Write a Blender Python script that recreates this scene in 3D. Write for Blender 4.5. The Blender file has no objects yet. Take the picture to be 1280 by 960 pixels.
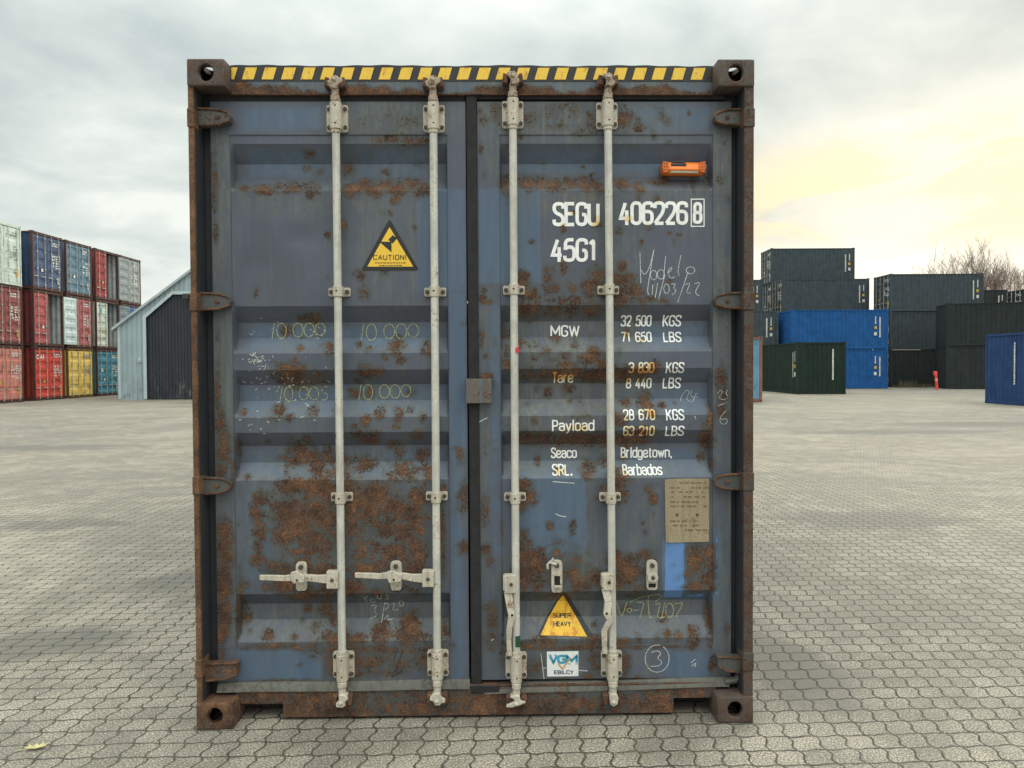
import bpy, bmesh, math, random
import numpy as np
from mathutils import Vector, Matrix
R = math.radians
rnd = random.Random(7)
scn = bpy.context.scene
col = scn.collection

# ---------------------------------------------------------------- camera, sky, sun, exposure
CAM = Vector((0.1093, -3.3293, 1.5753)); YAW, PITCH, ROLL, FOC = 0.0162, -0.0230, -0.0053, 961.0
fwd = Vector((math.sin(YAW)*math.cos(PITCH), math.cos(YAW)*math.cos(PITCH), math.sin(PITCH)))
rt = Vector((math.cos(YAW), -math.sin(YAW), 0)); up = rt.cross(fwd)
rt2 = rt*math.cos(ROLL)+up*math.sin(ROLL); up2 = -rt*math.sin(ROLL)+up*math.cos(ROLL)
cd = bpy.data.cameras.new('camera'); cam = bpy.data.objects.new('camera', cd); col.objects.link(cam)
cam.matrix_world = Matrix(((rt2.x, up2.x, -fwd.x, CAM.x), (rt2.y, up2.y, -fwd.y, CAM.y), (rt2.z, up2.z, -fwd.z, CAM.z), (0, 0, 0, 1)))
cd.sensor_width = 36; cd.lens = 36*FOC/1280; cd.clip_start = 0.05; cd.clip_end = 3000
scn.camera = cam
scn.view_settings.view_transform = 'Standard'; scn.view_settings.look = 'None'
scn.view_settings.exposure = 0.0; scn.view_settings.gamma = 1; scn.view_settings.use_curve_mapping = False

SUN_EL, SUN_AZ = R(14), R(31)          # azimuth to the right of straight ahead
sun_dir = Vector((math.sin(SUN_AZ)*math.cos(SUN_EL), math.cos(SUN_AZ)*math.cos(SUN_EL), math.sin(SUN_EL)))
sl = bpy.data.lights.new('sun', 'SUN'); sl.energy = 1.0; sl.angle = R(22); sl.color = (1, .86, .66)
so = bpy.data.objects.new('sun', sl); col.objects.link(so)
so.rotation_euler = sun_dir.to_track_quat('Z', 'Y').to_euler()


class NT:
    """small helper for node trees"""
    def __init__(s, tree): s.t = tree; s.n = tree.nodes; s.l = tree.links
    def __call__(s, typ, ins=None, **props):
        n = s.n.new(typ)
        for k, v in props.items(): setattr(n, k, v)
        for k, v in (ins or {}).items(): s.put(n.inputs[k], v)
        return n
    def put(s, sock, v):
        if isinstance(v, bpy.types.NodeSocket): s.l.new(v, sock)
        elif isinstance(v, bpy.types.Node): s.l.new(v.outputs[0], sock)
        else:
            if sock.type == 'RGBA' and len(v) == 3: v = (*v, 1)
            sock.default_value = v
    def math(s, op, a, b=0.0, c=0.0, clamp=False):
        n = s('ShaderNodeMath', {0: a, 1: b, 2: c}, operation=op, use_clamp=clamp); return n.outputs[0]
    def mix(s, f, a, b, mode='MIX'):
        n = s('ShaderNodeMix', data_type='RGBA', blend_type=mode)
        s.put(n.inputs[0], f); s.put(n.inputs[6], a); s.put(n.inputs[7], b); return n.outputs[2]
    def rng(s, v, a, b, c=0.0, d=1.0, smooth=True):
        n = s('ShaderNodeMapRange', {0: v, 1: a, 2: b, 3: c, 4: d}); n.clamp = True
        if smooth: n.interpolation_type = 'SMOOTHSTEP'
        return n.outputs[0]
    def noise(s, vec, scale, detail=3.0, rough=.55, dist=0.0):
        n = s('ShaderNodeTexNoise', {'Vector': vec, 'Scale': scale, 'Detail': detail, 'Roughness': rough, 'Distortion': dist}); return n.outputs[0]
    def ramp(s, f, stops):
        n = s('ShaderNodeValToRGB', {0: f}); e = n.color_ramp.elements
        while len(e) < len(stops): e.new(.5)
        for el, (p, c) in zip(e, stops): el.position = p; el.color = (*c, 1)
        return n.outputs[0]
    def vmul(s, v, k): return s('ShaderNodeVectorMath', {0: v, 1: k}, operation='MULTIPLY').outputs[0]
    def vadd(s, v, k): return s('ShaderNodeVectorMath', {0: v, 1: k}, operation='ADD').outputs[0]
    def dot(s, v, k): return s('ShaderNodeVectorMath', {0: v, 1: k}, operation='DOT_PRODUCT').outputs['Value']


w = bpy.data.worlds.new('World'); scn.world = w; w.use_nodes = True
T = NT(w.node_tree); T.n.clear()
dirv = T('ShaderNodeTexCoord').outputs['Generated']
sky = T('ShaderNodeTexSky', sky_type='NISHITA', sun_disc=False, sun_elevation=SUN_EL, sun_rotation=SUN_AZ, air_density=1.0, dust_density=2.0)
sep = T('ShaderNodeSeparateXYZ', {0: dirv})
zz = T.math('MAXIMUM', sep.outputs[2], 0.0)
den = T.math('ADD', zz, 0.22)
pl = T('ShaderNodeCombineXYZ', {0: T.math('DIVIDE', sep.outputs[0], den), 1: T.math('DIVIDE', sep.outputs[1], den), 2: 0.3})
n1 = T.noise(pl, 1.15, 5, .52, .35); n2 = T.noise(T.vadd(pl, (4.2, 1.7, 0)), 3.1, 5, .55, .4)
cl = T.math('ADD', T.math('MULTIPLY', n1, .66), T.math('MULTIPLY', n2, .34))
cloud = T.ramp(cl, [(.39, (5.3, 6.1, 6.05)), (.46, (6.5, 7.25, 7.05)), (.53, (7.8, 8.4, 8.0)), (.61, (9.6, 10.0, 9.3))])
# overcast: much brighter overhead, somewhat brighter behind the viewer
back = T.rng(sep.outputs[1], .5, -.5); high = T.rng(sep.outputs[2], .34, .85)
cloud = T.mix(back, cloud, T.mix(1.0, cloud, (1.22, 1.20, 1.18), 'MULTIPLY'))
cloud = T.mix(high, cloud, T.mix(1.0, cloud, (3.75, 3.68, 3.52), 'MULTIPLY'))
# thin bright band of cloud high in the picture, warm break low on the right
# distance from the break, wider along the horizon than up the sky
side = T.dot(dirv, (math.cos(SUN_AZ), -math.sin(SUN_AZ), 0)); ahead = T.rng(T.dot(dirv, tuple(sun_dir)), .3, .6)
q1 = T.math('POWER', T.math('DIVIDE', side, .30), 2.0); q2 = T.math('POWER', T.math('DIVIDE', T.math('SUBTRACT', sep.outputs[2], math.sin(SUN_EL)-.045), .066), 2.0)
near = T.math('MULTIPLY', T.math('EXPONENT', T.math('MULTIPLY', T.math('ADD', q1, q2), -1.0)), ahead)
streak = T.noise(T.vmul(dirv, (4.6, 4.6, 15.0)), 1.35, 6, .58, .8)
warm = T.math('MULTIPLY', T.rng(near, .08, .75), T.rng(streak, .41, .58), clamp=True)
cloud = T.mix(T.math('MULTIPLY', near, .60), cloud, (8.2, 7.7, 6.1))
cloud = T.mix(T.math('MULTIPLY', warm, .92), cloud, (10.4, 8.7, 5.6))
low = T.rng(sep.outputs[2], .13, .0)
cloud = T.mix(T.math('MULTIPLY', low, .45), cloud, (7.3, 8.0, 7.8))
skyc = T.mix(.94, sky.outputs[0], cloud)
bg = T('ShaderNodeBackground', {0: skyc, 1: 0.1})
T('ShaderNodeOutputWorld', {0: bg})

# ---------------------------------------------------------------- helpers
def F(px, py, Y):
    """point on the plane y = Y of the container's door end, from image pixel coordinates cast along the camera ray"""
    d = fwd + rt2*((px-640)/FOC) + up2*((480-py)/FOC)  # camera ray through image pixel (px, py)
    t = (Y-CAM.y)/d.y
    return CAM.x+d.x*t, CAM.z+d.z*t


def ground_at(px, py):
    d = fwd + rt2*((px-640)/FOC) + up2*((480-py)/FOC); t = -CAM.z/d.z
    return CAM.x+d.x*t, CAM.y+d.y*t


class MB:
    def __init__(s): s.v = []; s.f = []; s.m = []
    def add(s, vs, fs, mi=0):
        o = len(s.v); s.v += [tuple(q) for q in vs]; s.f += [tuple(i+o for i in f) for f in fs]; s.m += [mi]*len(fs); return s
    def box(s, x0, x1, y0, y1, z0, z1, mi=0):
        x0, x1 = sorted((x0, x1)); y0, y1 = sorted((y0, y1)); z0, z1 = sorted((z0, z1))
        return s.add([(x0, y0, z0), (x1, y0, z0), (x1, y1, z0), (x0, y1, z0), (x0, y0, z1), (x1, y0, z1), (x1, y1, z1), (x0, y1, z1)],
                     [(0, 3, 2, 1), (4, 5, 6, 7), (0, 1, 5, 4), (1, 2, 6, 5), (2, 3, 7, 6), (3, 0, 4, 7)], mi)
    def prism(s, poly, y0, y1, mi=0, back=True):
        """polygon in the xz plane extruded along y"""
        a = sum(poly[i][0]*poly[(i+1) % len(poly)][1]-poly[(i+1) % len(poly)][0]*poly[i][1] for i in range(len(poly)))
        if a < 0: poly = poly[::-1]
        n = len(poly); y0, y1 = sorted((y0, y1))
        vs = [(x, y0, z) for x, z in poly]+[(x, y1, z) for x, z in poly]
        fs = [tuple(range(n))]+([tuple(range(2*n-1, n-1, -1))] if back else [])
        fs += [(i, i+n, (i+1) % n+n, (i+1) % n) for i in range(n)]
        return s.add(vs, fs, mi)
    def disc(s, x, z, r, y0, y1, n=10, mi=0, rz=None):
        return s.prism([(x+r*math.cos(2*math.pi*i/n+.3), z+(rz or r)*math.sin(2*math.pi*i/n+.3)) for i in range(n)], y0, y1, mi)
    def tube(s, pts, r, n=8, mi=0):
        pts = [Vector(p) for p in pts]; k = len(pts); rs = r if isinstance(r, (list, tuple)) else [r]*k
        vs = []; fs = []; ref = None
        for i, p in enumerate(pts):
            d = (pts[min(i+1, k-1)]-pts[max(i-1, 0)]).normalized()
            if ref is None: ref = Vector((1, 0, 0)) if abs(d.x) < .8 else Vector((0, 1, 0))
            a = d.cross(ref).normalized(); b = d.cross(a)
            for j in range(n):
                t = 2*math.pi*j/n; vs.append(p+a*math.cos(t)*rs[i]+b*math.sin(t)*rs[i])
        for i in range(k-1):
            for j in range(n):
                fs.append((i*n+j, i*n+(j+1) % n, (i+1)*n+(j+1) % n, (i+1)*n+j))
        fs += [tuple(range(n-1, -1, -1)), tuple(range((k-1)*n, k*n))]
        return s.add(vs, fs, mi)
    def quad(s, a, b, c, d, mi=0): return s.add([a, b, c, d], [(0, 1, 2, 3)], mi)
    def build(s, name, mats, parent=None, smooth=None, bevel=0, seg=2):
        me = bpy.data.meshes.new(name); me.from_pydata(s.v, [], s.f); me.update()
        for m in (mats if isinstance(mats, (list, tuple)) else [mats]): me.materials.append(m)
        me.polygons.foreach_set('material_index', s.m)
        if smooth:
            me.polygons.foreach_set('use_smooth', [True]*len(me.polygons)); me.set_sharp_from_angle(angle=R(smooth))
        o = bpy.data.objects.new(name, me); col.objects.link(o)
        if parent: o.parent = parent
        if bevel:
            b = o.modifiers.new('bevel', 'BEVEL'); b.width = bevel; b.segments = seg; b.limit_method = 'ANGLE'; b.angle_limit = R(35)
        return o


def tag(o, label=None, cat=None, group=None, kind=None):
    for k, v in (('label', label), ('category', cat), ('group', group), ('kind', kind)):
        if v: o[k] = v
    return o


def empty(name, loc=(0, 0, 0), rz=0.0):
    o = bpy.data.objects.new(name, None); col.objects.link(o); o.location = loc; o.rotation_euler.z = rz; o.empty_display_size = .2
    return o


def mat(name):
    m = bpy.data.materials.new(name); m.use_nodes = True; t = NT(m.node_tree); t.n.clear()
    b = t('ShaderNodeBsdfPrincipled'); t('ShaderNodeOutputMaterial', {0: b}); t.b = b
    return m, t


def plain(name, c, rough=.6, metal=0.0, var=.25, scale=9.0):
    m, t = mat(name); p = t('ShaderNodeTexCoord').outputs['Object']
    n = t.noise(p, scale, 5)
    t.put(t.b.inputs['Base Color'], t.mix(t.rng(n, .3, .7), [x*(1-var) for x in c], [x*(1+var*.6) for x in c]))
    t.put(t.b.inputs['Roughness'], rough); t.put(t.b.inputs['Metallic'], metal)
    return m


RUST = [(.37, (.020, .012, .010)), (.465, (.058, .029, .019)), (.55, (.130, .061, .032)), (.65, (.26, .134, .066))]


def rusty(name, paint, level, scale=1.0, dirt=(.07, .06, .05), rough=.65, rustc=RUST, streak=True):
    """painted steel with rust coming through; level 0 clean .. 1 all rust"""
    m, t = mat(name); p = t('ShaderNodeTexCoord').outputs['Object']
    a = t.noise(p, 75*scale, 6, .62); b = t.noise(p, 11*scale, 5, .6); c = t.noise(t.vmul(p, (45, 45, 3.0)), 1.0, 3)
    r = t.math('ADD', t.math('MULTIPLY', a, .45), t.math('MULTIPLY', b, .55))
    th = .68-.36*level
    mask = t.rng(r, th, th+.05); halo = t.rng(r, th-.10, th+.02)
    base = t.mix(t.rng(b, .3, .7), [x*.8 for x in paint], [min(1, x*1.15) for x in paint])
    if streak: base = t.mix(t.math('MULTIPLY', t.rng(c, .45, .75), .5), base, dirt)
    base = t.mix(t.math('MULTIPLY', halo, .55), base, dirt)
    rc = t.ramp(t.math('ADD', t.math('MULTIPLY', t.noise(p, 120*scale, 6, .75), .62), t.math('MULTIPLY', t.noise(p, 12*scale, 4), .38)), rustc)
    t.put(t.b.inputs['Base Color'], t.mix(mask, base, rc))
    t.put(t.b.inputs['Roughness'], t.rng(mask, 0, 1, rough, .92))
    bp = t('ShaderNodeBump', {'Strength': .35, 'Distance': .003, 'Height': t.math('ADD', t.math('MULTIPLY', mask, .6), t.math('MULTIPLY', a, .6))})
    t.put(t.b.inputs['Normal'], bp)
    return m


# door paint, driven by wear attributes stored on the mesh
def door_paint():
    m, t = mat('weathered_blue_door_paint'); p = t('ShaderNodeTexCoord').outputs['Object']
    at = lambda n: t('ShaderNodeAttribute', attribute_name=n).outputs['Fac']
    rust, fade, tone = at('rust'), at('fade'), at('tone')
    a = t.noise(p, 80, 8, .74); b = t.noise(p, 26, 5, .6); big = t.noise(p, 3.2, 4, .6)
    st = t.noise(t.vmul(p, (21, 21, 2.2)), 1.0, 6, .62, .4); st2 = t.noise(t.vmul(p, (64, 64, 5)), 1.0, 4, .6, .3)
    jit = t.math('ADD', t.math('MULTIPLY', t.math('SUBTRACT', a, .5), 2.5), t.math('MULTIPLY', t.math('SUBTRACT', b, .5), 1.3))
    r = t.math('ADD', rust, t.math('MULTIPLY', jit, t.rng(rust, .04, .30)))
    mask = t.rng(r, .50, .57); halo = t.rng(t.math('ADD', rust, t.math('MULTIPLY', t.math('SUBTRACT', b, .5), .8)), .10, .48)
    tn = t.math('ADD', tone, t.math('MULTIPLY', t.math('SUBTRACT', t.noise(p, 24, 6, .65), .5), t.rng(tone, 1.0, 2.0, .9, 2.6)))
    slate = t.mix(t.rng(big, .35, .65), (.063, .073, .102), (.080, .091, .130))
    slate = t.mix(t.math('MULTIPLY', t.rng(st2, .5, .75), .3), slate, (.105, .118, .15))
    base = t.mix(t.rng(tn, .28, .75), slate, t.mix(t.rng(st, .35, .65), (.064, .100, .160), (.080, .121, .185)))
    base = t.mix(t.rng(tn, 1.35, 1.5), base, (.10, .215, .47))
    f = t.math('MULTIPLY', fade, t.rng(t.math('ADD', st, t.math('MULTIPLY', t.math('SUBTRACT', b, .5), .8)), .33, .60))
    base = t.mix(t.math('MINIMUM', f, .85), base, t.mix(t.rng(st2, .35, .65), (.080, .090, .088), (.122, .134, .127)))
    # rusty run-off
    run = t.math('MULTIPLY', at('run'), t.rng(t.math('ADD', st2, t.math('MULTIPLY', t.math('SUBTRACT', b, .5), .5)), .44, .62))
    base = t.mix(t.math('MULTIPLY', run, .62), base, (.105, .062, .036))
    # small chips where the paint is tired
    vo = t('ShaderNodeTexVoronoi', {'Vector': p, 'Scale': 30.0, 'Randomness': 1.0})
    chip = t.math('MULTIPLY', t.rng(t.math('ADD', vo.outputs['Distance'], t.math('MULTIPLY', a, .22)), .235, .19), t.rng(t.math('ADD', fade, t.math('MULTIPLY', b, .7)), .5, .9))
    base = t.mix(t.math('MULTIPLY', chip, .8), base, (.055, .047, .040))
    mott = t.math('MULTIPLY', t.rng(t.noise(p, 62, 6, .7), .535, .60), t.rng(fade, .70, .95))
    base = t.mix(t.math('MULTIPLY', mott, .72), base, (.062, .056, .046))
    base = t.mix(t.math('MULTIPLY', halo, .70), base, (.050, .051, .043))
    rc = t.ramp(t.math('ADD', t.math('MULTIPLY', t.noise(p, 130, 6, .75), .62), t.math('MULTIPLY', t.noise(p, 14, 4, .6), .38)), RUST)
    t.put(t.b.inputs['Base Color'], t.mix(mask, base, rc))
    t.put(t.b.inputs['Roughness'], t.rng(mask, 0, 1, .48, .92))
    bp = t('ShaderNodeBump', {'Strength': .5, 'Distance': .003, 'Height': t.math('ADD', t.math('MULTIPLY', mask, t.math('ADD', a, .5)), t.math('MULTIPLY', big, 1.2))})
    t.put(t.b.inputs['Normal'], bp)
    return m


def letter_paint():
    m, t = mat('white_lettering_paint'); p = t('ShaderNodeTexCoord').outputs['Object']
    rust = t('ShaderNodeAttribute', attribute_name='rust').outputs['Fac']
    a = t.noise(p, 95, 6, .65); b = t.noise(p, 26, 4)
    r = t.math('ADD', rust, t.math('ADD', t.math('MULTIPLY', t.math('SUBTRACT', a, .5), .5), t.math('MULTIPLY', t.math('SUBTRACT', b, .5), .6)))
    c = t.mix(t.rng(b, .3, .7), (.74, .74, .74), (.86, .86, .86))
    c = t.mix(t.rng(r, .14, .40), c, (.74, .60, .34)); c = t.mix(t.rng(r, .36, .70), c, (.56, .25, .06)); c = t.mix(t.rng(r, .95, 1.05), c, (.13, .055, .03))
    t.put(t.b.inputs['Base Color'], c); t.put(t.b.inputs['Roughness'], .5)
    return m


def chalk(name, c, thr=.42):
    m, t = mat(name); p = t('ShaderNodeTexCoord').outputs['Object']
    t.put(t.b.inputs['Base Color'], c); t.put(t.b.inputs['Roughness'], .95)
    tr = t('ShaderNodeBsdfTransparent'); f = t.rng(t.noise(p, 240, 3, .7), thr-.07, thr+.07)
    mx = t('ShaderNodeMixShader', {0: f, 1: tr, 2: t.b})
    out = [n for n in t.n if n.type == 'OUTPUT_MATERIAL'][0]; t.l.new(mx.outputs[0], out.inputs[0])
    return m


def sticker(name, c, stain=.5, sc=(.35, .13, .03), thr=.62):
    m, t = mat(name); p = t('ShaderNodeTexCoord').outputs['Object']
    a = t.noise(t.vmul(p, (40, 40, 14)), 1.0, 5, .6); b = t.noise(p, 130, 3)
    k = t.math('MULTIPLY', t.rng(t.math('ADD', t.math('MULTIPLY', a, .75), t.math('MULTIPLY', b, .25)), thr-.07, thr+.07), stain)
    k2 = t.math('MULTIPLY', t.rng(b, .35, .7), .12)
    t.put(t.b.inputs['Base Color'], t.mix(k, t.mix(k2, c, [x*.5 for x in c]), sc)); t.put(t.b.inputs['Roughness'], .5)
    return m


M = {}
M['door'] = door_paint(); M['letter'] = letter_paint()
M['chalk_white'] = chalk('white_chalk', (.48, .50, .50), .47); M['chalk_yellow'] = chalk('yellow_chalk', (.45, .47, .22), .46)
M['chalk_bold'] = chalk('bold_chalk', (.56, .58, .60), .42); M['pen'] = chalk('dark_marker', (.03, .03, .04), .38)
M['post_orange'] = rusty('orange_rusted_post_steel', (.075, .060, .050), .92, 1.0, rustc=[(.36, (.035, .020, .014)), (.46, (.085, .043, .026)), (.54, (.145, .074, .036)), (.66, (.22, .13, .07))])
M['post_dark'] = rusty('dark_brown_post_steel', (.060, .043, .036), .62, 1.0, rustc=[(.36, (.025, .015, .013)), (.48, (.062, .034, .025)), (.58, (.10, .052, .033)), (.68, (.15, .085, .055))])
M['casting'] = rusty('brown_casting_steel', (.075, .052, .045), .55, 1.4, rustc=[(.36, (.03, .018, .016)), (.48, (.075, .042, .033)), (.58, (.11, .063, .046)), (.68, (.16, .098, .07))])
M['casting_warm'] = rusty('rusted_casting_steel', (.10, .075, .055), .75, 1.2)
M['header'] = rusty('header_paint', (.105, .125, .150), .20, .8, dirt=(.13, .125, .11))
M['header_lip'] = rusty('rusted_header_edge', (.11, .10, .09), .85, 1.0)
M['sill'] = rusty('rusted_sill_paint', (.065, .068, .070), .66, 1.1)
M['hinge'] = rusty('hinge_paint', (.075, .082, .085), .35, 1.0)
M['hinge_rim'] = rusty('rusted_hinge_edge', (.07, .05, .04), .8, 1.5)
M['recess'] = rusty('shaded_post_recess_paint', (.022, .027, .038), .28, .6, dirt=(.03, .025, .02), rustc=[(.36, (.02, .012, .01)), (.5, (.045, .024, .016)), (.64, (.08, .045, .03))])  # shadow of the post recess put into this near-black navy
M['wall'] = rusty('blue_side_wall_paint', (.070, .085, .125), .22, .4)
M['rubber'] = plain('black_door_rubber', (.016, .016, .018), .85, 0, .35, 30)
M['lip'] = rusty('weathered_rubber_lip', (.12, .115, .10), .22, .8, dirt=(.035, .033, .03))
M['galv'] = rusty('galvanised_bar_steel', (.53, .515, .475), .18, 1.0, dirt=(.27, .245, .20), rough=.45, rustc=[(.36, (.10, .06, .04)), (.5, (.22, .14, .09)), (.65, (.32, .22, .15))])
M['galv_plain'] = rusty('pale_bracket_steel', (.52, .475, .40), .27, 1.5, dirt=(.25, .20, .145), rough=.5, rustc=[(.36, (.12, .07, .045)), (.5, (.24, .16, .10)), (.65, (.35, .26, .18))])
M['cam'] = rusty('rusted_cam_steel', (.40, .33, .26), .46, 1.6, dirt=(.22, .15, .11), rustc=[(.36, (.05, .028, .02)), (.5, (.14, .08, .055)), (.65, (.26, .17, .12))])
M['keeper'] = rusty('rusted_keeper_steel', (.10, .07, .05), .8, 1.6)
M['bolt'] = plain('dark_bolt_steel', (.060, .045, .035), .7, 0, .3, 120)
M['bolt_dark'] = plain('black_hole', (.012, .010, .009), .9)
M['tape_black'] = sticker('black_tape', (.016, .016, .017), .35, (.07, .05, .035), .60)
M['tape_yellow'] = sticker('yellow_tape', (.78, .50, .055), .75, (.36, .13, .02), .60)
M['yellow'] = sticker('yellow_sign_vinyl', (.80, .50, .045), .4, (.45, .2, .03), .66)
M['yellow2'] = sticker('stained_yellow_vinyl', (.80, .48, .035), .8, (.52, .17, .015), .535)
M['black'] = plain('black_print', (.014, .014, .015), .5); M['brownprint'] = plain('brown_print', (.11, .05, .015), .6)
M['whitevinyl'] = sticker('white_vinyl', (.72, .74, .74), .35, (.35, .30, .22), .62)
M['teal'] = plain('teal_print', (.045, .27, .42), .5); M['navyprint'] = plain('navy_print', (.03, .04, .12), .5); M['orangeprint'] = plain('orange_print', (.58, .27, .07), .5)
M['plate'] = rusty('stained_plate_metal', (.33, .27, .18), .30, 1.5, dirt=(.20, .155, .095), rough=.5, rustc=[(.36, (.10, .07, .04)), (.5, (.22, .16, .09)), (.64, (.44, .38, .26))])
M['orange'] = plain('orange_plastic', (.80, .20, .018), .4, 0, .1); M['orange_dark'] = plain('darker_orange_plastic', (.62, .13, .015), .45, 0, .1)  # end caps take the darker orange
M['solar'] = plain('solar_panel_glass', (.015, .016, .022), .25); M['greyplastic'] = plain('grey_plastic', (.36, .34, .29), .55)
M['red'] = plain('red_tape', (.55, .03, .04), .5); M['green'] = plain('green_tape', (.01, .07, .035), .5)

# ---------------------------------------------------------------- ground
def paving():
    m, t = mat('interlocking_paver_ground'); p = t('ShaderNodeTexCoord').outputs['Object']
    s = t('ShaderNodeSeparateXYZ', {0: p}); x, y = s.outputs[0], s.outputs[1]
    PX, PY = .111, .116; tau = 2*math.pi
    wob = t.math('MULTIPLY', t.math('SUBTRACT', t.noise(p, 1.1, 2), .5), .05)
    wob2 = t.math('MULTIPLY', t.math('SUBTRACT', t.noise(p, 13, 3, .6), .5), .034)
    x2 = t.math('ADD', t.math('ADD', x, wob), wob2); y2 = t.math('ADD', y, t.math('ADD', wob, wob2))
    u = t.math('DIVIDE', t.math('ADD', x2, t.math('MULTIPLY', t.math('SINE', t.math('MULTIPLY', y2, tau/PY)), .0095)), PX)
    v = t.math('DIVIDE', t.math('ADD', y2, t.math('MULTIPLY', t.math('SINE', t.math('MULTIPLY', x2, tau/PX)), .0040)), PY)
    def edge(q): return t.math('MULTIPLY', t.math('SUBTRACT', .5, t.math('ABSOLUTE', t.math('SUBTRACT', t.math('FRACT', q), .5))), 1.0)
    eu, ev = edge(u), edge(v)
    grit = t.noise(p, 120, 6, .8); mid = t.noise(p, 26, 4); soft = t.noise(p, .55, 5, .6); soft2 = t.noise(p, .09, 4, .6); patch = t.noise(p, 2.6, 4, .6)
    wdt = t.rng(mid, .3, .7, .018, .050, False)
    e = t.math('MINIMUM', eu, ev)
    joint = t.rng(t.math('SUBTRACT', e, wdt), -.012, .022, 1, 0)
    wn = t('ShaderNodeTexWhiteNoise', noise_dimensions='2D'); cm = t('ShaderNodeCombineXYZ', {0: t.math('FLOOR', u), 1: t.math('FLOOR', v)}); t.put(wn.inputs['Vector'], cm.outputs[0])
    br = t.math('ADD', .87, t.math('MULTIPLY', wn.outputs[0], .17))
    c = t.ramp(grit, [(.40, (.072, .063, .052)), (.465, (.184, .163, .138)), (.53, (.278, .250, .213)), (.60, (.60, .55, .48))])
    c = t.mix(1.0, c, t('ShaderNodeCombineXYZ', {0: br, 1: br, 2: br}).outputs[0], 'MULTIPLY')
    dk = t.math('ADD', t.math('MULTIPLY', soft, .5), t.math('MULTIPLY', patch, .5))
    c = t.mix(t.rng(dk, .43, .60, .0, 1.0), t.mix(1.0, c, (.66, .66, .655), 'MULTIPLY'), c)
    c = t.mix(t.math('MULTIPLY', t.rng(soft2, .40, .58), .75), c, t.mix(1.0, c, (1.25, 1.23, 1.17), 'MULTIPLY'))
    # oil and tyre stains
    st = None
    for px, py, a, b in ((1095, 650, 1.0, .35), (70, 656, .7, .25), (60, 802, .45, .2), (1235, 530, 3.2, .7), (990, 838, .25, .4), (130, 655, .5, .14), (240, 725, .4, .2), (1120, 540, 3.0, .5), (30, 560, 3, .5)):
        gx, gy = ground_at(px, py)
        q = t.math('ADD', t.math('POWER', t.math('DIVIDE', t.math('SUBTRACT', x, gx), a), 2.0), t.math('POWER', t.math('DIVIDE', t.math('SUBTRACT', y, gy), b*1.4), 2.0))
        k = t.rng(t.math('ADD', q, t.math('MULTIPLY', t.math('SUBTRACT', patch, .5), 2.2)), 1.3, .1)
        st = k if st is None else t.math('MAXIMUM', st, k)
    c = t.mix(t.math('MULTIPLY', st, .78), c, (.115, .108, .098))
    jc = t.mix(t.rng(mid, .35, .65), (.020, .016, .012), (.050, .042, .031))
    c = t.mix(t.math('MULTIPLY', joint, t.rng(t.noise(p, 5, 3), .3, .7, .78, 1.0)), c, jc)
    t.put(t.b.inputs['Base Color'], c); t.put(t.b.inputs['Roughness'], t.rng(dk, .4, .6, .75, .9))
    h = t.math('ADD', t.math('MULTIPLY', t.rng(e, 0, .10), 1.0), t.math('ADD', t.math('MULTIPLY', grit, .30), t.math('MULTIPLY', wn.outputs[0], .25)))
    bp = t('ShaderNodeBump', {'Strength': .6, 'Distance': .008, 'Height': h}); t.put(t.b.inputs['Normal'], bp)
    return m

g = MB(); S = 600; NG = 12
for i in range(NG):
    for j in range(NG):
        a = -S+2*S*i/NG; b = -S+2*S*j/NG; d = 2*S/NG
        g.quad((a, b, 0), (a+d, b, 0), (a+d, b+d, 0), (a, b+d, 0))
tag(g.build('ground', paving()), 'worn grey interlocking block paving of the container yard', 'ground', kind='structure')

# ---------------------------------------------------------------- main container: geometry of its door end
YH, YS, YO, YR = .085, .100, .105, .156           # header/sill face, door stiles, outer panel, recessed panel
HWID, HGT, LEN = 1.219, 2.896, 12.19
root = empty('shipping_container')
tag(root, 'tall rusty dark blue shipping container standing alone with its closed doors facing forward', 'shipping container')

X = lambda px, Y=YS, py=480: F(px, py, Y)[0]
Z = lambda py, px=430, Y=YS: F(px, py, Y)[1]
# corrugation bands, image pixel rows read at the left door
BANDS = [(179.8, 201.7, 221.5, 239), (382.7, 402.5, 422.3, 441.9), (462.7, 481.5, 501.7, 522), (540.8, 559, 580, 600.8), (743, 759, 778.8, 802.7)]
prof = []
for b in BANDS:
    zs = [Z(q, 340, YO) for q in b]; prof += [(zs[0], YO), (zs[1], YR), (zs[2], YR), (zs[3], YO)]
prof = sorted([(z, y) for z, y in prof]+[(-9, YO), (9, YO)])
PZ, PYv = np.array([q[0] for q in prof]), np.array([q[1] for q in prof])
ZT, ZB = Z(127, 340), Z(853, 340)                  # door top and bottom
ZSEAM_T, ZSEAM_B = Z(168.5, 340), Z(810.5, 340)
DOORS = dict(left=dict(x0=X(265, py=300), x1=X(584, py=480), p0=X(291, py=450), p1=X(561, py=480)),
             right=dict(x0=X(598.5, py=480), x1=X(914, py=480), p0=X(626, py=480), p1=X(891, py=480)))


_dr = random.Random(21)
DENTS = [(_dr.uniform(-1.1, 1.1), _dr.uniform(.35, 2.55), _dr.uniform(.05, .16), _dr.uniform(-.004, .007)) for _ in range(46)]


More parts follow.
